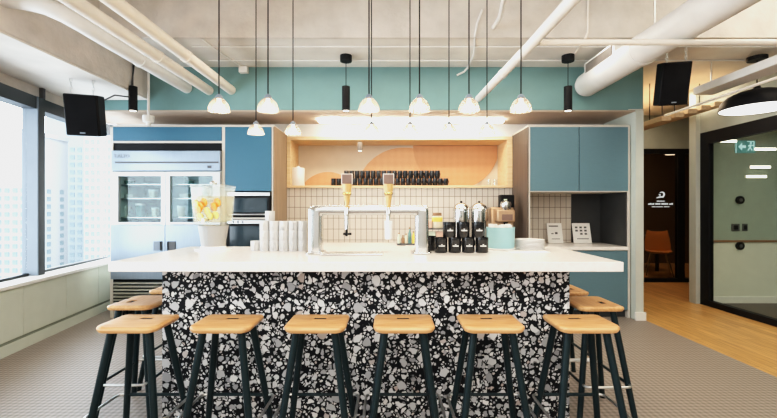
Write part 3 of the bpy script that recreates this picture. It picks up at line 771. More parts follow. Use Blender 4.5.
MB().loft([[(x * .210, y * .210, .207) for x, y in rrect(1, 1, .22, 4)], [(x * .238, y * .238, .39) for x, y in rrect(1, 1, .22, 4)]]).build('fruit_water', 'water', body)
MB().loft([[(x * .262, y * .262, .456) for x, y in rrect(1, 1, .22, 4)], [(x * .262, y * .262, .470) for x, y in rrect(1, 1, .22, 4)], [(x * .16, y * .16, .480) for x, y in rrect(1, 1, .22, 4)]]).build('lid', 'dispenser_glass', dp)
MB().lathe([(.0, .48), (.02, .48), (.024, .495), (.015, .505), (.0, .506)], 16, cap=False).build('lid_knob', 'steel', dp)
MB().tube([(0, -.112, .225), (0, -.16, .225), (0, -.165, .20)], [.012, .012, .009], 10).build('spigot', 'steel', dp)
frs = [(-.06, -.117, .30, 0), (.0, -.118, .285, 1), (.05, -.119, .315, 0), (-.02, -.120, .345, 0), (.075, -.121, .345, 0), (-.08, -.119, .335, 1), (.02, -.117, .25, 1), (-.05, -.113, .245, 1), (.06, -.115, .255, 1), (-.045, -.121, .32, 0)]
for x, y, z, k in frs:
    bm = MB(); bm.tube([(x, y, z), (x + .004, y + .008, z + .002)], .03 if k == 0 else .027, 16)
    bm.build('orange_slice' if k == 0 else 'lemon_slice', 'orange_fruit' if k == 0 else 'lemon', body)

# white stacked mugs
wm = None
cols5 = ['left end', 'second column from the left', 'middle column', 'second column from the right', 'right end']
lev = ['bottom', 'middle', 'top']
for c in range(5):
    for l in range(3):
        x = PX(264.5 + c * 9.6, 2.86); z = CT + l * .0715
        lab = 'white mug in the stacked block beside the dispenser, %s, %s level' % (cols5[c], lev[l])
        if wm is None:
            wm = make_mug('white_mug', lab, .0335, .0715, 'mug_white', 'white mugs stacked on the island', None, -PI * .45); wm.location = (x, 2.86, z)
        else: dup(wm, (x, 2.86, z), 0, lab)
dup(wm, (PX(254.5, 2.86), 2.88, CT), 0, 'single white mug standing left of the stacked white block')
dup(wm, (PX(270, 2.86) - .003, 2.87, CT + 3 * .0715), 0, 'white mug lying topmost over the stacked white block')

# draught tower
tw = thing('beer_tower', 'chrome bridge draught tower with two taps on the island', 'draught tower', (0, 0, CT))
TY = 2.72; lx, rx = PX(316, TY), PX(421.5, TY); TZ = PZ(210, TY) - CT
def ring_u(hw, top, r, z0):
    p = [(lx - hw, z0)] + [(lx - hw + r - r * math.cos(q * PI / 8), top - r + r * math.sin(q * PI / 8)) for q in range(5)]
    p += [(rx + hw - r + r * math.sin(q * PI / 8), top - r + r * math.cos(q * PI / 8)) for q in range(5)] + [(rx + hw, z0)]
    return p
outer = ring_u(.045, TZ + .032, .035, .012)
inner = ring_u(-.045, TZ - .034, .012, .012)
bm = MB()
secs = []
for (ox, oz), (ix, iz) in zip(outer, inner):
    sec = []
    for u, v in rrect(1, 1, .22, 3):      # rounded box section: u across the bridge, v along its depth
        sec.append((ix + (ox - ix) * (u + .5), TY + v * .13, iz + (oz - iz) * (u + .5)))
    secs.append(sec)
bm.loft(secs).build('bridge_frame', 'chrome', tw)
for x in (lx, rx):
    MB().loft([[(x + u * .125, TY + v * .165, z) for u, v in rrect(1, 1, .2, 4)] for z in (0, .012)]).build('flange', 'chrome', tw, bevel=.004)
for i, px in enumerate((347.5, 388.5)):
    x = PX(px, 2.66)
    FY = TY - .03
    fa = MB().tube([(x, FY - .03, TZ - .005), (x, FY - .075, TZ - .005)], [.018, .016], 14).tube([(x, FY - .062, TZ + .012), (x, FY - .07, TZ - .02), (x, FY - .085, TZ - .06), (x, FY - .088, TZ - .125)], [.015, .015, .012, .010], 12).build('faucet', 'chrome', tw)
    MB().lathe([(.0, .012), (.013, .012), (.014, .04), (.020, .075), (.030, .135), (.033, .17), (.0, .172)], 18, (x, FY - .062, TZ), cap=False).build('tap_handle', 'tap_wood', fa)
    MB().lathe([(.0, .10), (.027, .10), (.030, .108), (.027, .116), (.0, .116)], 18, (x, FY - .066, TZ), cap=False).build('handle_ring', 'brass', fa)
    MB().box(x - .032, x + .032, FY - .078, FY - .048, TZ + .172, TZ + .234).build('handle_badge', 'tap_cap', fa, bevel=.003)
    MB().box(x - .036, x + .036, FY - .072, FY - .044, TZ + .170, TZ + .238).build('badge_frame', 'white_cer', fa, bevel=.002)
    if i == 0:
        MB().tube([(x - .022, FY - .09, TZ - .155), (x + .032, FY - .09, TZ - .155)], .008, 10).tube([(x, FY - .09, TZ - .125), (x, FY - .09, TZ - .17)], .008, 10).build('lever', 'black', fa)
    else:
        MB().lathe([(.0, -.19), (.02, -.19), (.024, -.18), (.026, -.07), (.0, -.065)], 18, (x, FY - .09, TZ), cap=False).build('nozzle', 'white_cer', fa)
dt = thing('drip_tray', 'flat steel drip tray between the tower legs', 'drip tray', (PX(353, 2.66), 2.62, CT))
MB().box(-.2, .2, -.06, .06, 0, .012).build('tray', 'steel', dt, bevel=.004)
bm = MB()
for i in range(18): bm.box(-.19 + i * .0215, -.18 + i * .0215, -.052, .052, .012, .016)
bm.build('grid', 'steel', dt)

# black logo mugs
DB = 2.76; bmug = None
bxs = [441, 454.6, 468.2, 481.8]
names4 = ['first from the tower', 'second from the tower', 'third from the tower', 'nearest the blue tub']
for i, px in enumerate(bxs):
    lab = 'black logo mug in the lower row on the island, %s' % names4[i]; loc = (PX(px, DB), DB, CT)
    if bmug is None:
        bmug = make_mug('logo_mug', lab, .0445, .105, 'black_gloss', 'black logo mugs stacked on the island', 'logo_grey', PI * .60); bmug.location = loc
    else: dup(bmug, loc, 0, lab)
for i, px in enumerate((449.3, 463, 478)):
    dup(bmug, (PX(px, DB), DB, CT + .1055), 0, 'black logo mug in the upper row on the island, ' + ['leftmost', 'middle', 'nearest the blue tub'][i])
dup(bmug, (PX(430, 2.9), 2.90, CT), 1.6, 'black mug half hidden behind the chrome tower leg')

# tin rack, packets and jar behind the mugs
rk = thing('condiment_rack', 'small two-tier rack behind the black logo mugs', 'rack', (PX(436.5, 3.05), 3.06, CT))
for z in (.02, .145):
    MB().box(-.075, .065, -.05, .05, z, z + .008).build('tier', 'grey_dark', rk)
for sx in (-.075, .06):
    for sy in (-.05, .045):
        MB().box(sx, sx + .006, sy, sy + .006, 0, .155).build('post', 'grey_dark', rk)
jx = PX(436, 3.05)
jj = thing('spice_jar', 'cream jar with yellow label and dark lid on the rack top', 'jar', (jx + .01, 3.06, CT + .153))
MB().lathe([(.0, 0), (.036, 0), (.04, .006), (.04, .085), (.03, .095), (.0, .096)], 22, cap=False).build('jar_body', 'jar', jj)
MB().lathe([(.0408, .05), (.0412, .052), (.0412, .082), (.0408, .084)], 22, cap=False).build('label_band', 'yellow', jj)
MB().lathe([(.0, .096), (.034, .096), (.034, .118), (.0, .12)], 22, cap=False).build('lid', 'brown', jj)
for i, (m, lab) in enumerate((('mint', 'pale green packet on the lower tier of the small rack'), ('pink', 'pinkish packet on the lower tier of the small rack'))):
    o = MB().box(-.028, .028, -.03, .03, 0, .10).build('tea_packet', m, None, bevel=.006); o.location = (jx - .035 + i * .062, 3.055, CT + .028); tag(o, lab, 'packet', 'packets on the rack')
o = MB().box(-.02, .02, -.02, .02, 0, .06).build('tea_packet', 'pink', None, bevel=.005); o.location = (jx - .052, 3.06, CT + .153); tag(o, 'little pink packet beside the cream jar on the rack', 'packet', 'packets on the rack')

# blue tub
bt = thing('utensil_tub', 'light blue enamel tub of white sachets on the island', 'tub', (PX(500.5, 2.98), 2.98, CT))
MB().lathe([(.0, .012), (.096, .012), (.100, .02), (.103, .16), (.105, .165), (.098, .165), (.094, .028), (.0, .026)], 36, cap=False).build('tub_body', 'bin_blue', bt)
MB().lathe([(.0, 0), (.10, 0), (.108, .008), (.10, .012), (.0, .012)], 36, cap=False).build('saucer', 'white_cer', bt)
for i in range(14):
    a = random.random() * 2 * PI; r = .02 + .06 * random.random(); x, y = r * math.cos(a), r * math.sin(a)
    R_ = Matrix.Translation((x, y, .13)) @ Matrix.Rotation(random.uniform(0, PI), 4, 'Z') @ Matrix.Rotation(random.uniform(-.2, .2), 4, 'X')
    o = MB().box(-.02, .02, -.003, .003, -.095, .048 + .012 * random.random(), R_).build('sachet', 'paper', None)
    o.location = bt.location; tag(o, 'white paper sachet standing in the light blue tub', 'sachet', 'sachets in the blue tub')

# plates
pl0 = None
for i in range(8):
    lab = 'white plate in the stack right of the blue tub, ' + ('lowest' if i == 0 else 'topmost' if i == 7 else '%s from the bottom' % ORD[i])
    loc = (PX(529.5, 2.98), 2.98, CT + i * .0095)
    if pl0 is None:
        pl0 = MB().lathe([(.0, 0), (.085, 0), (.102, .003), (.106, .006), (.105, .0092), (.100, .0092), (.080, .006), (.0, .005)], 40, cap=False).build('plate', 'white_cer'); pl0.location = loc
        tag(pl0, lab, 'plate', 'white plates stacked on the island')
    else: dup(pl0, loc, 0, lab)

# napkin sheet
tag(MB().box(PX(508, 2.8), PX(547, 2.8), 2.74, 2.86, CT, CT + .004).build('napkin', 'paper', bevel=.0015), 'flat white napkin in front of the plate stack', 'napkin')

# ------------------------------------------------------------------ back worktop items
BZ = .85
ur0 = None
for px, lab in ((461.5, 'steel coffee urn nearer the taps, domed lid'), (479.5, 'steel coffee urn beside the bronze coffee machine, domed lid')):
    loc = (PX(px, 5.0), 5.02, BZ)
    if ur0 is None:
        ur0 = thing('coffee_urn', lab, 'coffee urn', loc, 0, 'coffee urns on the back worktop')
        MB().lathe([(.0, 0), (.10, 0), (.105, .02), (.105, .06), (.0, .062)], 30, cap=False).build('base', 'black', ur0)
        MB().lathe([(.0, .062), (.098, .062), (.103, .08), (.103, .42), (.0, .425)], 30, cap=False).build('tank', 'chrome', ur0)
        MB().lathe([(.106, .425), (.106, .445), (.09, .49), (.05, .52), (.0, .53)], 30, cap=False).build('lid', 'chrome', ur0)
        MB().lathe([(.0, .53), (.014, .53), (.016, .545), (.0, .555)], 14, cap=False).build('lid_knob', 'black', ur0)
        MB().tube([(0, -.10, .1), (0, -.135, .1), (0, -.14, .075)], [.011, .011, .008], 10).build('spout', 'black', ur0)
        MB().tube([(0, .1, .38), (0, .125, .36), (0, .125, .25), (0, .1, .23)], .008, 8).build('handle', 'black', ur0)
    else: dup(ur0, loc, 0, lab)
cm = thing('coffee_machine', 'bronze coffee machine with black top and glass hopper', 'coffee machine', (PX(503, 5.0), 5.0, BZ))
MB().box(-.16, .15, -.13, .16, 0, .05).build('base', 'black', cm, bevel=.01)
MB().box(-.15, .14, .0, .16, .05, .47).build('body', 'copperbody', cm, bevel=.02)
MB().box(-.10, .12, -.11, -.001, .29, .44).build('brew_head', 'copperbody', cm, bevel=.015)
MB().lathe([(.0, .44), (.055, .44), (.07, .50), (.06, .54), (.0, .56)], 24, (.02, -.05, 0), cap=False).build('hopper', 'chrome', cm)
MB().box(-.02, .155, .03, .16, .471, .63).build('top_unit', 'black', cm, bevel=.012)
MB().box(-.045, .085, -.118, -.11, .31, .385).build('label_plate', 'tap_cap', cm)
MB().box(.02, .06, .026, .03, .55, .575).build('display', 'mint', cm)
MB().tube([(.01, -.08, .29), (.01, -.08, .25)], [.03, .02], 14).build('spout', 'black', cm)
MB().lathe([(.0, .05), (.05, .05), (.055, .16), (.05, .165), (.0, .165)], 20, (.01, -.07, 0), cap=False).build('carafe', 'steel', cm)
tag(MB().box(PX(397, 5.0), PX(417, 5.0), 4.95, 5.09, BZ, BZ + .02).build('serving_tray', 'grey_dark', bevel=.004), 'dark flat tray of bottles on the back worktop', 'tray')
bt_spec = [(399, .13, 'mint', 'pale green bottle at the left of the dark tray'), (403, .10, 'brown', 'short brown bottle on the dark tray'), (406.3, .12, 'jar', 'cream bottle on the dark tray, between brown and green ones'), (409.8, .20, 'food_a', 'tall dark green bottle on the dark tray'), (413.6, .15, 'yellow', 'yellow bottle at the right of the dark tray')]
for px, h, m, lab in bt_spec:
    k = thing('bottle', lab, 'bottle', (PX(px, 5.0), 5.02, BZ + .02), 0, 'bottles on the dark tray')
    MB().lathe([(.0, 0), (.02, 0), (.021, .004), (.021, h * .6), (.009, h * .78), (.009, h * .9), (.0, h * .9)], 14, cap=False).build('glass_body', m, k)
    MB().lathe([(.0, h * .9), (.011, h * .9), (.011, h), (.0, h)], 12, cap=False).build('cap', 'brown', k)
# menu cards
for px, w, lab in ((556, 15, 'white printed card leaning on the tiles, nearer the coffee machine'), (583, 18, 'wider white printed card leaning on the tiles, beside the dark panel')):
    hw = w * 5.25 / 800; hh = .27
    k = thing('menu_card', lab, 'card', (PX(px, 5.25), 5.25, BZ), 0, 'cards on the worktop'); k.rotation_euler = (-.24, 0, 0)
    MB().box(-hw, hw, 0, .008, .003, hh).build('card', 'paper', k, bevel=.002)
    bm = MB()
    if w == 15:
        bm.box(-hw * .75, hw * .5, -.001, 0, hh * .82, hh * .88).box(hw * .0, hw * .35, -.001, 0, hh * .45, hh * .55).box(-hw * .5, -hw * .2, -.001, 0, hh * .45, hh * .5).box(-hw * .5, hw * .6, -.001, 0, hh * .2, hh * .23)
    else:
        for r in range(3):
            for c in range(3):
                if (r, c) != (0, 0): bm.box(-hw * .7 + c * hw * .5, -hw * .42 + c * hw * .5, -.001, 0, hh * (.42 + .16 * r), hh * (.51 + .16 * r))
        bm.box(-hw * .6, hw * .7, -.001, 0, hh * .2, hh * .24)
    bm.build('print', 'grey_dark', k)
    MB().box(-hw * .5, hw * .5, .008, .05, .004, .03).build('stand_foot', 'paper', k)

# ------------------------------------------------------------------ hanging lamps
def make_pendant(label, loc, ceil):
    t = thing('pendant_lamp', label, 'pendant lamp', loc, 0, 'ribbed glass pendants over the island')
    rib = lambda a, z: 1 + (.035 * math.cos(18 * a) if z < .082 else 0)
    prof = [(.067, 0), (.0665, .010), (.063, .030), (.055, .050), (.042, .068), (.029, .080), (.022, .086)]
    inner = [(r - .003, z) for r, z in reversed(prof)]
    MB().lathe(prof + inner, 72, rf=rib, cap=False).build('shade', 'shade_glass', t)
    MB().lathe([(.0, .081), (.023, .081), (.023, .095), (.014, .106), (.006, .112), (.0, .112)], 20, cap=False).build('cap', 'alu', t)
    MB().lathe([(.0, .001), (.022, .003), (.034, .014), (.036, .026), (.028, .042), (.014, .056), (.012, .081), (.0, .081)], 20, cap=False).build('bulb', 'bulb', t)
    MB().tube([(0, 0, .108), (0, 0, ceil - loc[2])], .0045, 8).build('cord', 'black', t)
    return t
lampdata = []
for px in (219, 268, 369, 419.5, 469, 521): lampdata.append((px, 2.6, 'front'))
for px in (256, 293, 371.5, 410, 449, 487): lampdata.append((px, 3.4, 'back'))
p0 = None; idx = {'front': 0, 'back': 0}
for px, d, row in lampdata:
    lab = 'ribbed glass pendant lamp, %s row, %s from the left' % ('larger-looking front' if row == 'front' else 'smaller-looking back', ORD[idx[row]]); idx[row] += 1
    loc = (PX(px, d), d, 1.935)
    if p0 is None: p0 = make_pendant(lab, loc, 3.7)
    else: dup(p0, loc, 0, lab)
    l = bpy.data.lights.new('pendant_glow', 'POINT'); l.energy = 4.5; l.color = (1, .78, .52); l.shadow_soft_size = .03
    lo = bpy.data.objects.new('pendant_glow', l); lo.location = (loc[0], loc[1], 1.915); COL.objects.link(lo)
c0 = None
for px, lab in ((133, 'black cylinder downlight beside the concrete beam, near the window'), (346, 'black cylinder downlight hanging between the pendants'), (568, 'black cylinder downlight beside the round white duct')):
    dd = 4.33; loc = (PX(px, dd), dd, 2.36)
    if c0 is None:
        c0 = thing('cylinder_downlight', lab, 'downlight', loc, 0, 'black cylinder downlights')
        MB().lathe([(.0, .004), (.038, .004), (.043, .0), (.043, .265), (.0, .268)], 24, cap=False).build('lamp_body', 'black', c0)
        MB().lathe([(.0, .001), (.034, .001), (.034, .004), (.0, .004)], 20, cap=False).build('diffuser', 'lampface', c0)
        MB().tube([(0, 0, .265), (0, 0, .54)], .0045, 8).build('cord', 'black', c0)
        MB().lathe([(.0, .535), (.062, .535), (.065, .545), (.065, .60), (.0, .60)], 26, cap=False).build('canopy', 'black', c0)
    else: dup(c0, loc, 0, lab)
# big black dome
dm = thing('dome_pendant', 'wide black dome pendant lamp with lit white inside by the office', 'pendant lamp', (PX(757, 4.26), 4.26, 2.365))
prof = [(.325, 0), (.325, .02), (.31, .085), (.255, .145), (.16, .185), (.06, .20), (.05, .215)]
MB().lathe(prof + [(.0, .217)], 48, cap=False).build('shade', 'black', dm)
MB().lathe([(.318, .003), (.29, .012), (.2, .016), (.1, .016), (.0, .016)], 48, cap=False).build('liner', 'lampwhite', dm)
MB().lathe([(.0, .215), (.03, .215), (.03, .24), (.008, .26), (.0, .26)], 16, cap=False).build('cap', 'black', dm)
MB().tube([(0, 0, .24), (0, 0, .53)], .006, 8).build('cord', 'black', dm)
MB().lathe([(.0, .515), (.085, .515), (.09, .53), (.09, .555), (.0, .555)], 28, cap=False).build('canopy', 'black', dm)

# ------------------------------------------------------------------ pipes and ducts
def pipe(name, label, cat, pts, r, m, group=None, n=18, bands=True):
    t = thing(name, label, cat, (0, 0, 0), 0, group)
    MB().tube(pts, r, n).build('pipe_run', m, t)
    if bands:
        a, b = Vector(pts[0]), Vector(pts[1])
        for k in (.62,):
            p = a.lerp(b, k); d = (b - a).normalized() * .02
            MB().tube([p - d, p + d], r * 1.12, n).build('coupling', m, t)
    return t
pipe('ceiling_pipe', 'cream ceiling pipe closest to the hanging pendants', 'pipe', [(-1.84, 4.68, 2.69), (-1.84, 3.0, 2.69), (-1.84, -3.9, 2.69)], .053, 'cream', 'cream ceiling pipes')
pipe('ceiling_pipe', 'cream ceiling pipe, middle one of the three by the beam', 'pipe', [(-2.10, 4.68, 2.685), (-2.10, 3.0, 2.685), (-2.10, -3.9, 2.685)], .053, 'cream', 'cream ceiling pipes')
el = [(-2.36, 4.68, 2.715), (-2.36, 3.25, 2.715), (-2.37, 3.1, 2.725), (-2.42, 2.98, 2.75), (-2.50, 2.92, 2.78), (-2.60, 2.90, 2.80), (-2.788, 2.90, 2.83)]
pipe('ceiling_pipe', 'white ceiling pipe with an elbow turning into the concrete beam', 'pipe', el, .062, 'whitepipe')
pipe('diagonal_pipe', 'white pipe slanting up from the teal bulkhead right of centre', 'pipe', [(1.05, 4.68, 2.59), (1.09, 3.2, 2.562), (1.2, -3.9, 2.50)], .040, 'whitepipe')
pipe('cross_pipe', 'thin white pipe running level across the ceiling at the right', 'pipe', [(1.13, 3.0, 2.55), (2.4, 3.0, 2.55), (4.33, 3.0, 2.55)], .022, 'cream')
# big round duct with register
du = thing('round_duct', 'large round white air duct with a side register at upper right', 'duct', (0, 0, 0))
DX, DZ, DR = 2.26, 2.715, .132
MB().tube([(DX, 4.60, DZ), (DX, 4.56, DZ), (DX, -3.9, DZ)], [DR * .9, DR, DR], 36).build('duct_body', 'whitepipe', du)
for y in (3.55, 2.3, 1.0):
    MB().tube([(DX, y - .02, DZ), (DX, y + .02, DZ)], DR + .006, 36).build('seam_band', 'whitepipe', du)
MB().box(2.165, DX, 3.84, 4.36, DZ + .0, DZ + .165).build('register_boot', 'whitepipe', du, bevel=.004)
rg = MB().box(2.15, 2.165, 3.81, 4.39, DZ - .012, DZ + .18).build('register_frame', 'white_paint', du, bevel=.003)
bm = MB()
for i in range(11):
    z = DZ + .012 + i * .0136
    bm.box(2.143, 2.15, 3.845, 4.355, z, z + .010)
bm.build('register_vanes', 'grille', rg)
for y in (3.4, 1.6):
    MB().tube([(DX, y, DZ + DR - .01), (DX, y, 3.7)], .006, 8).build('hanger', 'steel', du)
# rectangular duct at the far right
rd = thing('flat_duct', 'flat white rectangular duct above the black dome lamp', 'duct', (0, 0, 0))
MB().box(3.52, 3.74, 1.6, 4.62, 2.615, 2.70).build('duct_body', 'whitepipe', rd, bevel=.004)
for y in (4.5, 3.4, 2.2):
    MB().tube([(3.63, y, 2.70), (3.63, y, 2.96 if y > 3.9 else 3.7)], .008, 8).build('hanger', 'steel', rd)
# tan slats under the corridor ceiling
sl0 = None
for i in range(5):
    x = 3.46 + i * .165; z = 2.40 + .045 * i
    lab = 'tan ceiling slat over the corridor, ' + ['lowest, nearest the kitchen', 'second from the kitchen', 'middle of the five', 'fourth from the kitchen', 'highest, nearest the office'][i]
    k = thing('ceiling_slat', lab, 'ceiling slat', (x, 0, z), 0, 'tan slats over the corridor')
    MB().box(-.06, .06, 4.98, 7.09, 0, .06).build('board', 'tray_wood', k, bevel=.004)
    for y in (5.3, 6.7): MB().box(-.004, .004, y - .004, y + .004, .06, 2.96 - z).build('hanger', 'black', k)
pipe('track_rail', 'thin white track rail passing beside the black dome lamp', 'rail', [(3.42, 4.95, 2.455), (3.42, 3.5, 2.455), (3.42, 2.4, 2.455)], .013, 'cream')
for y, z1 in ((4.6, 2.96), (4.05, 2.96)):
    pass
# conduits along the lower ceiling
tag(MB().tube([(-2.0, 4.07, 2.952), (4.2, 4.07, 2.952)], .008, 8).build('conduit', 'whitepipe'), 'thin conduit along the lower ceiling, nearer the step', 'conduit', 'conduits along the lower ceiling')
tag(MB().tube([(-2.0, 4.45, 2.952), (4.2, 4.45, 2.952)], .008, 8).build('conduit', 'whitepipe'), 'thin conduit along the lower ceiling, nearer the teal bulkhead', 'conduit', 'conduits along the lower ceiling')
jb = thing('junction_box', 'small white junction box with conduit at the top of the teal bulkhead', 'junction box', (PX(244, 4.66), 4.68, 2.92))
MB().box(-.05, .05, -.06, 0, -.04, .035).build('box_body', 'whitepipe', jb, bevel=.006)
MB().tube([(-.02, -.03, .035), (-.09, -.4, .036), (-.13, -.78, .036)], .011, 8).build('conduit_run', 'whitepipe', jb)
cc = thing('hanging_conduit', 'white bent conduit hanging from the ceiling step behind the pendants', 'conduit', (0, 0, 0))
MB().tube([(PX(482, 3.84), 3.84, PZ(10, 3.84)), (PX(477, 3.84), 3.84, PZ(24, 3.84)), (PX(475, 3.85), 3.85, PZ(36, 3.85)), (PX(474, 4.2), 4.2, 2.93), (PX(468, 4.6), 4.6, 2.93), (PX(464, 4.66), 4.665, 2.90), (PX(457, 4.66), 4.665, 2.86)], .011, 10).build('conduit_run', 'whitepipe', cc)
tag(MB().tube([(PX(509, 2.9), 2.9, 3.0), (PX(500, 3.4), 3.4, 2.93), (PX(494, 3.84), 3.858, 3.05)], .02, 10).build('stub_pipe', 'whitepipe'), 'short white slanting pipe meeting the ceiling step', 'pipe')
tag(MB().tube([(PX(589, 3.84), 3.845, 3.69), (PX(588, 3.84), 3.845, PZ(32, 3.84)), (PX(586, 3.85), 3.86, 2.952), (PX(575, 4.25), 4.25, 2.952)], .010, 8).build('lamp_cord', 'cream'), 'cream cable feeding the downlight beside the round duct', 'cable')
# white hanging device
ap = thing('hanging_sensor', 'white ceiling device hanging on a thin rod above the fridge', 'sensor', (PX(148.5, 4.55), 4.55, 2.25))
MB().lathe([(.0, 0), (.02, 0), (.03, .03), (.055, .035), (.06, .06), (.06, .11), (.0, .115)], 20, cap=False).build('sensor_body', 'white_paint', ap)
MB().tube([(0, 0, .11), (0, 0, .71)], .014, 10).build('rod', 'whitepipe', ap)
MB().box(-.05, .05, -.05, .05, .67, .71).build('mount', 'whitepipe', ap, bevel=.005)

# speakers
def speaker(label, loc, rz, pitch, w, h, d, top):
    t = thing('hanging_speaker', label, 'speaker', loc, rz, 'black hanging speakers')
    Rm = Matrix.Rotation(pitch, 4, 'X')
    MB().box(-w / 2, w / 2, -d / 2 + .012, d / 2, -h / 2, h / 2, Rm).build('cabinet', 'black', t, bevel=.012)
    MB().box(-w / 2 + .012, w / 2 - .012, -d / 2, -d / 2 + .011, -h / 2 + .012, h / 2 - .012, Rm).build('grille', 'black_matte', t, bevel=.004)
    b = Rm @ Vector((0, -d / 2 - .002, -h / 2 + .03))
    MB().box(-.022, .022, b.y - .002, b.y + .004, b.z - .006, b.z + .006).build('badge', 'alu', t)
    for sx in (-1, 1):
        p = Rm @ Vector((sx * w * .32, -d * .2, h / 2)); zt = top - loc[2]
        bm = MB(); n = max(3, int((zt - p.z) / .03))
        for i in range(n):
            z = p.z + (zt - p.z) * (i + .5) / n; hh = (zt - p.z) / n * .62
            pts = []
            for q in range(10):
                a = 2 * PI * q / 10; u, v = .010 * math.cos(a), hh * math.sin(a)
                pts.append((p.x + (u if i % 2 else 0), p.y + (0 if i % 2 else u), z + v))
            pts.append(pts[0]); bm.tube(pts, .0032, 6, cap=False)
        bm.build('chain', 'steel', t)
    return t
speaker('black speaker hanging on chains from the beam beside the window', (-3.03, 4.0, 2.235), .30, .20, .29, .40, .20, 2.573)
speaker('black speaker hanging beside the round white duct at upper right', (2.965, 4.18, 2.605), -.22, .26, .27, .43, .17, 2.96)
tag(MB().tube([(-2.93, 4.12, 2.42), (-2.86, 4.18, 2.49), (-2.79, 4.28, 2.50), (-2.775, 4.3, 2.52), (-2.765, 4.36, 2.95)], .008, 8).build('speaker_cable', 'grey_dark'), 'dark cable looping from the window speaker up the beam', 'cable')
tag(MB().tube([(-2.78, 2.6, 3.2), (-2.775, 2.75, 2.95), (-2.77, 2.9, 2.91), (-2.775, 3.1, 2.93)], .012, 8).build('beam_cable', 'black'), 'black cable curving along the beam above the white pipe', 'cable')

# ------------------------------------------------------------------ the city outside
def tower(label, x0, x1, y, depth, z0, z1, nx, wz, m, zlo, zhi, sidecols=0):
    t = thing('apartment_building', label, 'building', ((x0 + x1) / 2, y, z0), 0, 'towers outside the window')
    w = x1 - x0
    MB().box(-w / 2, w / 2, 0, depth, 0, z1 - z0).build('wall', m, t)
    MB().box(-w / 2 - .4, w / 2 + .4, -.4, depth, z1 - z0, z1 - z0 + 1.2).build('roof', m, t)
    cw = w / nx; first = None; z = zlo; cnt = 0
    while z < zhi:
        for i in range(nx):
            x = -w / 2 + (i + .5) * cw
            if first is None:
                first = MB().box(-cw * .30, cw * .30, -.15, .0, -wz * .30, wz * .30).build('window', 'win_far', t); q = first
                for dx in (-cw * .30, 0, cw * .30):
                    pass
            else:
                q = first.copy(); COL.objects.link(q); q.parent = t
            q.location = (x, 0, z - z0); cnt += 1
        z += wz
    for k in range(sidecols):
        z = zlo
        while z < zhi:
            q = first.copy(); COL.objects.link(q); q.parent = t
            q.rotation_euler = (0, 0, PI / 2); q.location = (w / 2, (k + .5) * depth / sidecols, z - z0)
            z += wz
    return t
tower('pale stone tower with window grid seen through the left pane', PX(-5, 110), PX(27, 110), 110, 14, -45, 22, 4, 2.2, 'facade', -20, 8, 3)
tower('tall greyish tower behind the window mullion', PX(46, 160), PX(83.5, 160), 160, 25, -45, 44, 5, 3.0, 'facade_grey', -26, 26)
tower('pale stone tower filling the right part of the window', PX(84, 120), PX(113, 120), 120, 25, -45, 30, 5, 2.3, 'facade', -20, 22)
tag(MB().box(-320, -30, 60, 420, -46, -45).build('city_ground', 'facade_grey'), 'pale hazy city ground far below the window', 'ground', None, 'structure')

# ------------------------------------------------------------------ light
w = bpy.data.worlds.new('overcast_sky'); scene.world = w; w.use_nodes = True
N = w.node_tree.nodes; Lk = w.node_tree.links
bg = N['Background']
tc = N.new('ShaderNodeTexCoord'); s = N.new('ShaderNodeSeparateXYZ'); r = N.new('ShaderNodeValToRGB')
Lk.new(tc.outputs['Generated'], s.inputs[0]); Lk.new(s.outputs[2], r.inputs[0])
r.color_ramp.elements[0].color = (.82, .91, 1, 1); r.color_ramp.elements[1].color = (.70, .84, 1, 1)
Lk.new(r.outputs[0], bg.inputs[0]); bg.inputs[1].default_value = 8.5

def area(name, loc, rot, sx, sy, e, c, spread=None):
    l = bpy.data.lights.new(name, 'AREA'); l.shape = 'RECTANGLE'; l.size = sx; l.size_y = sy; l.energy = e; l.color = c
    if spread: l.spread = spread
    o = bpy.data.objects.new(name, l); o.location = loc; o.rotation_euler = rot; COL.objects.link(o); return o
# daylight entering through the window band
po = area('window_portal', (-3.25 - .25, 1.2, 1.5), (0, -PI / 2, WR), 1.8, 9.6, 1, (1, 1, 1)); po.data.cycles.is_portal = True
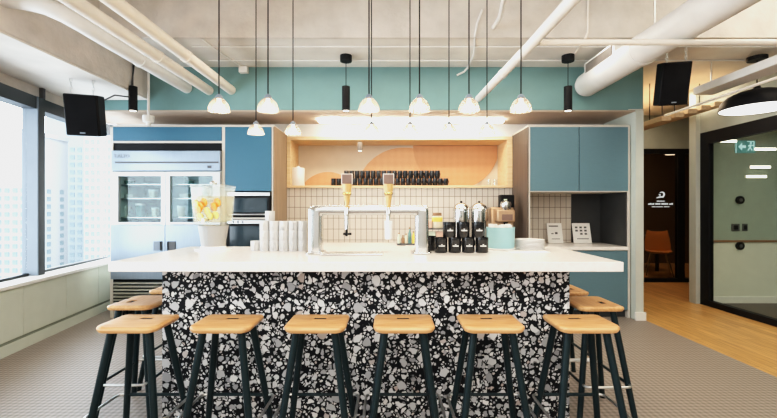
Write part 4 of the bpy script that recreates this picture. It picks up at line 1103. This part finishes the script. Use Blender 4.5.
# unseen fill lights added on the viewer's side to brighten the room
area('room_fill', (0.6, -.6, 3.6), (0, 0, 0), 3.5, 2.2, 170, (1, .94, .87))
area('room_fill', (1.0, -2.8, 2.6), (math.radians(78), 0, 0), 5, 1.6, 70, (1, .95, .88))
area('aisle_fill', (0.3, 3.95, 2.93), (0, 0, 0), 3.6, .3, 27, (1, .89, .76))  # unseen fill added to brighten the aisle and back units
area('corridor_fill', (3.75, 5.9, 2.93), (0, 0, 0), .8, 2.0, 38, (1, .80, .58))  # added fill without a fixture, brightens the corridor
area('office_fill', (6.0, 3.8, 3.4), (0, 0, 0), 2.5, 2.5, 120, (1, .95, .85))  # added unseen fill, makes the office behind the glass paler
area('corridor_fill', (3.7, 2.2, 3.65), (0, 0, 0), .8, 2.5, 45, (1, .88, .72))  # second added fill, lifts the plank floor
area('niche_fill', (.15, 5.5, 2.22), (0, 0, 0), 2.4, .08, 4, (1, .82, .60))  # added area light for the warm glow inside the niche
area('meeting_light', (4.9, 8.3, 2.9), (0, 0, 0), .6, .6, 45, (1, .75, .5))

# ------------------------------------------------------------------ camera
cam = bpy.data.cameras.new('camera'); cam.sensor_width = 36; cam.lens = F / 777 * 36; cam.clip_end = 1000; cam.clip_start = .05
co = bpy.data.objects.new('camera', cam); co.location = (0, 0, H); co.rotation_euler = (PI / 2, 0, 0); COL.objects.link(co)
scene.camera = co
vs = scene.view_settings
vs.view_transform = 'Standard'
vs.look = 'None'
vs.exposure = 0.0
vs.use_curve_mapping = True
cmap = vs.curve_mapping
cmap.use_clip = False
cmap.clip_max_x = 8; cmap.clip_max_y = 4
cu = cmap.curves[3]
tone = [(0, 0), (.02, .014), (.10, .100), (.30, .345), (.60, .64), (1.0, .86), (1.8, .98), (4.0, 1.0), (7.9, 1.0)]
while len(cu.points) < len(tone): cu.points.new(.5, .5)
cmap.extend = 'HORIZONTAL'
for p, (x, y) in zip(cu.points, tone):
    p.location = (x, y)
    p.handle_type = 'AUTO' if x < 1.5 else 'VECTOR'
cmap.update()
scene.cycles.use_denoising = True
scene.cycles.max_bounces = 10
scene.cycles.transparent_max_bounces = 16
scene.cycles.sample_clamp_indirect = 6
scene.cycles.caustics_reflective = False
scene.cycles.caustics_refractive = False
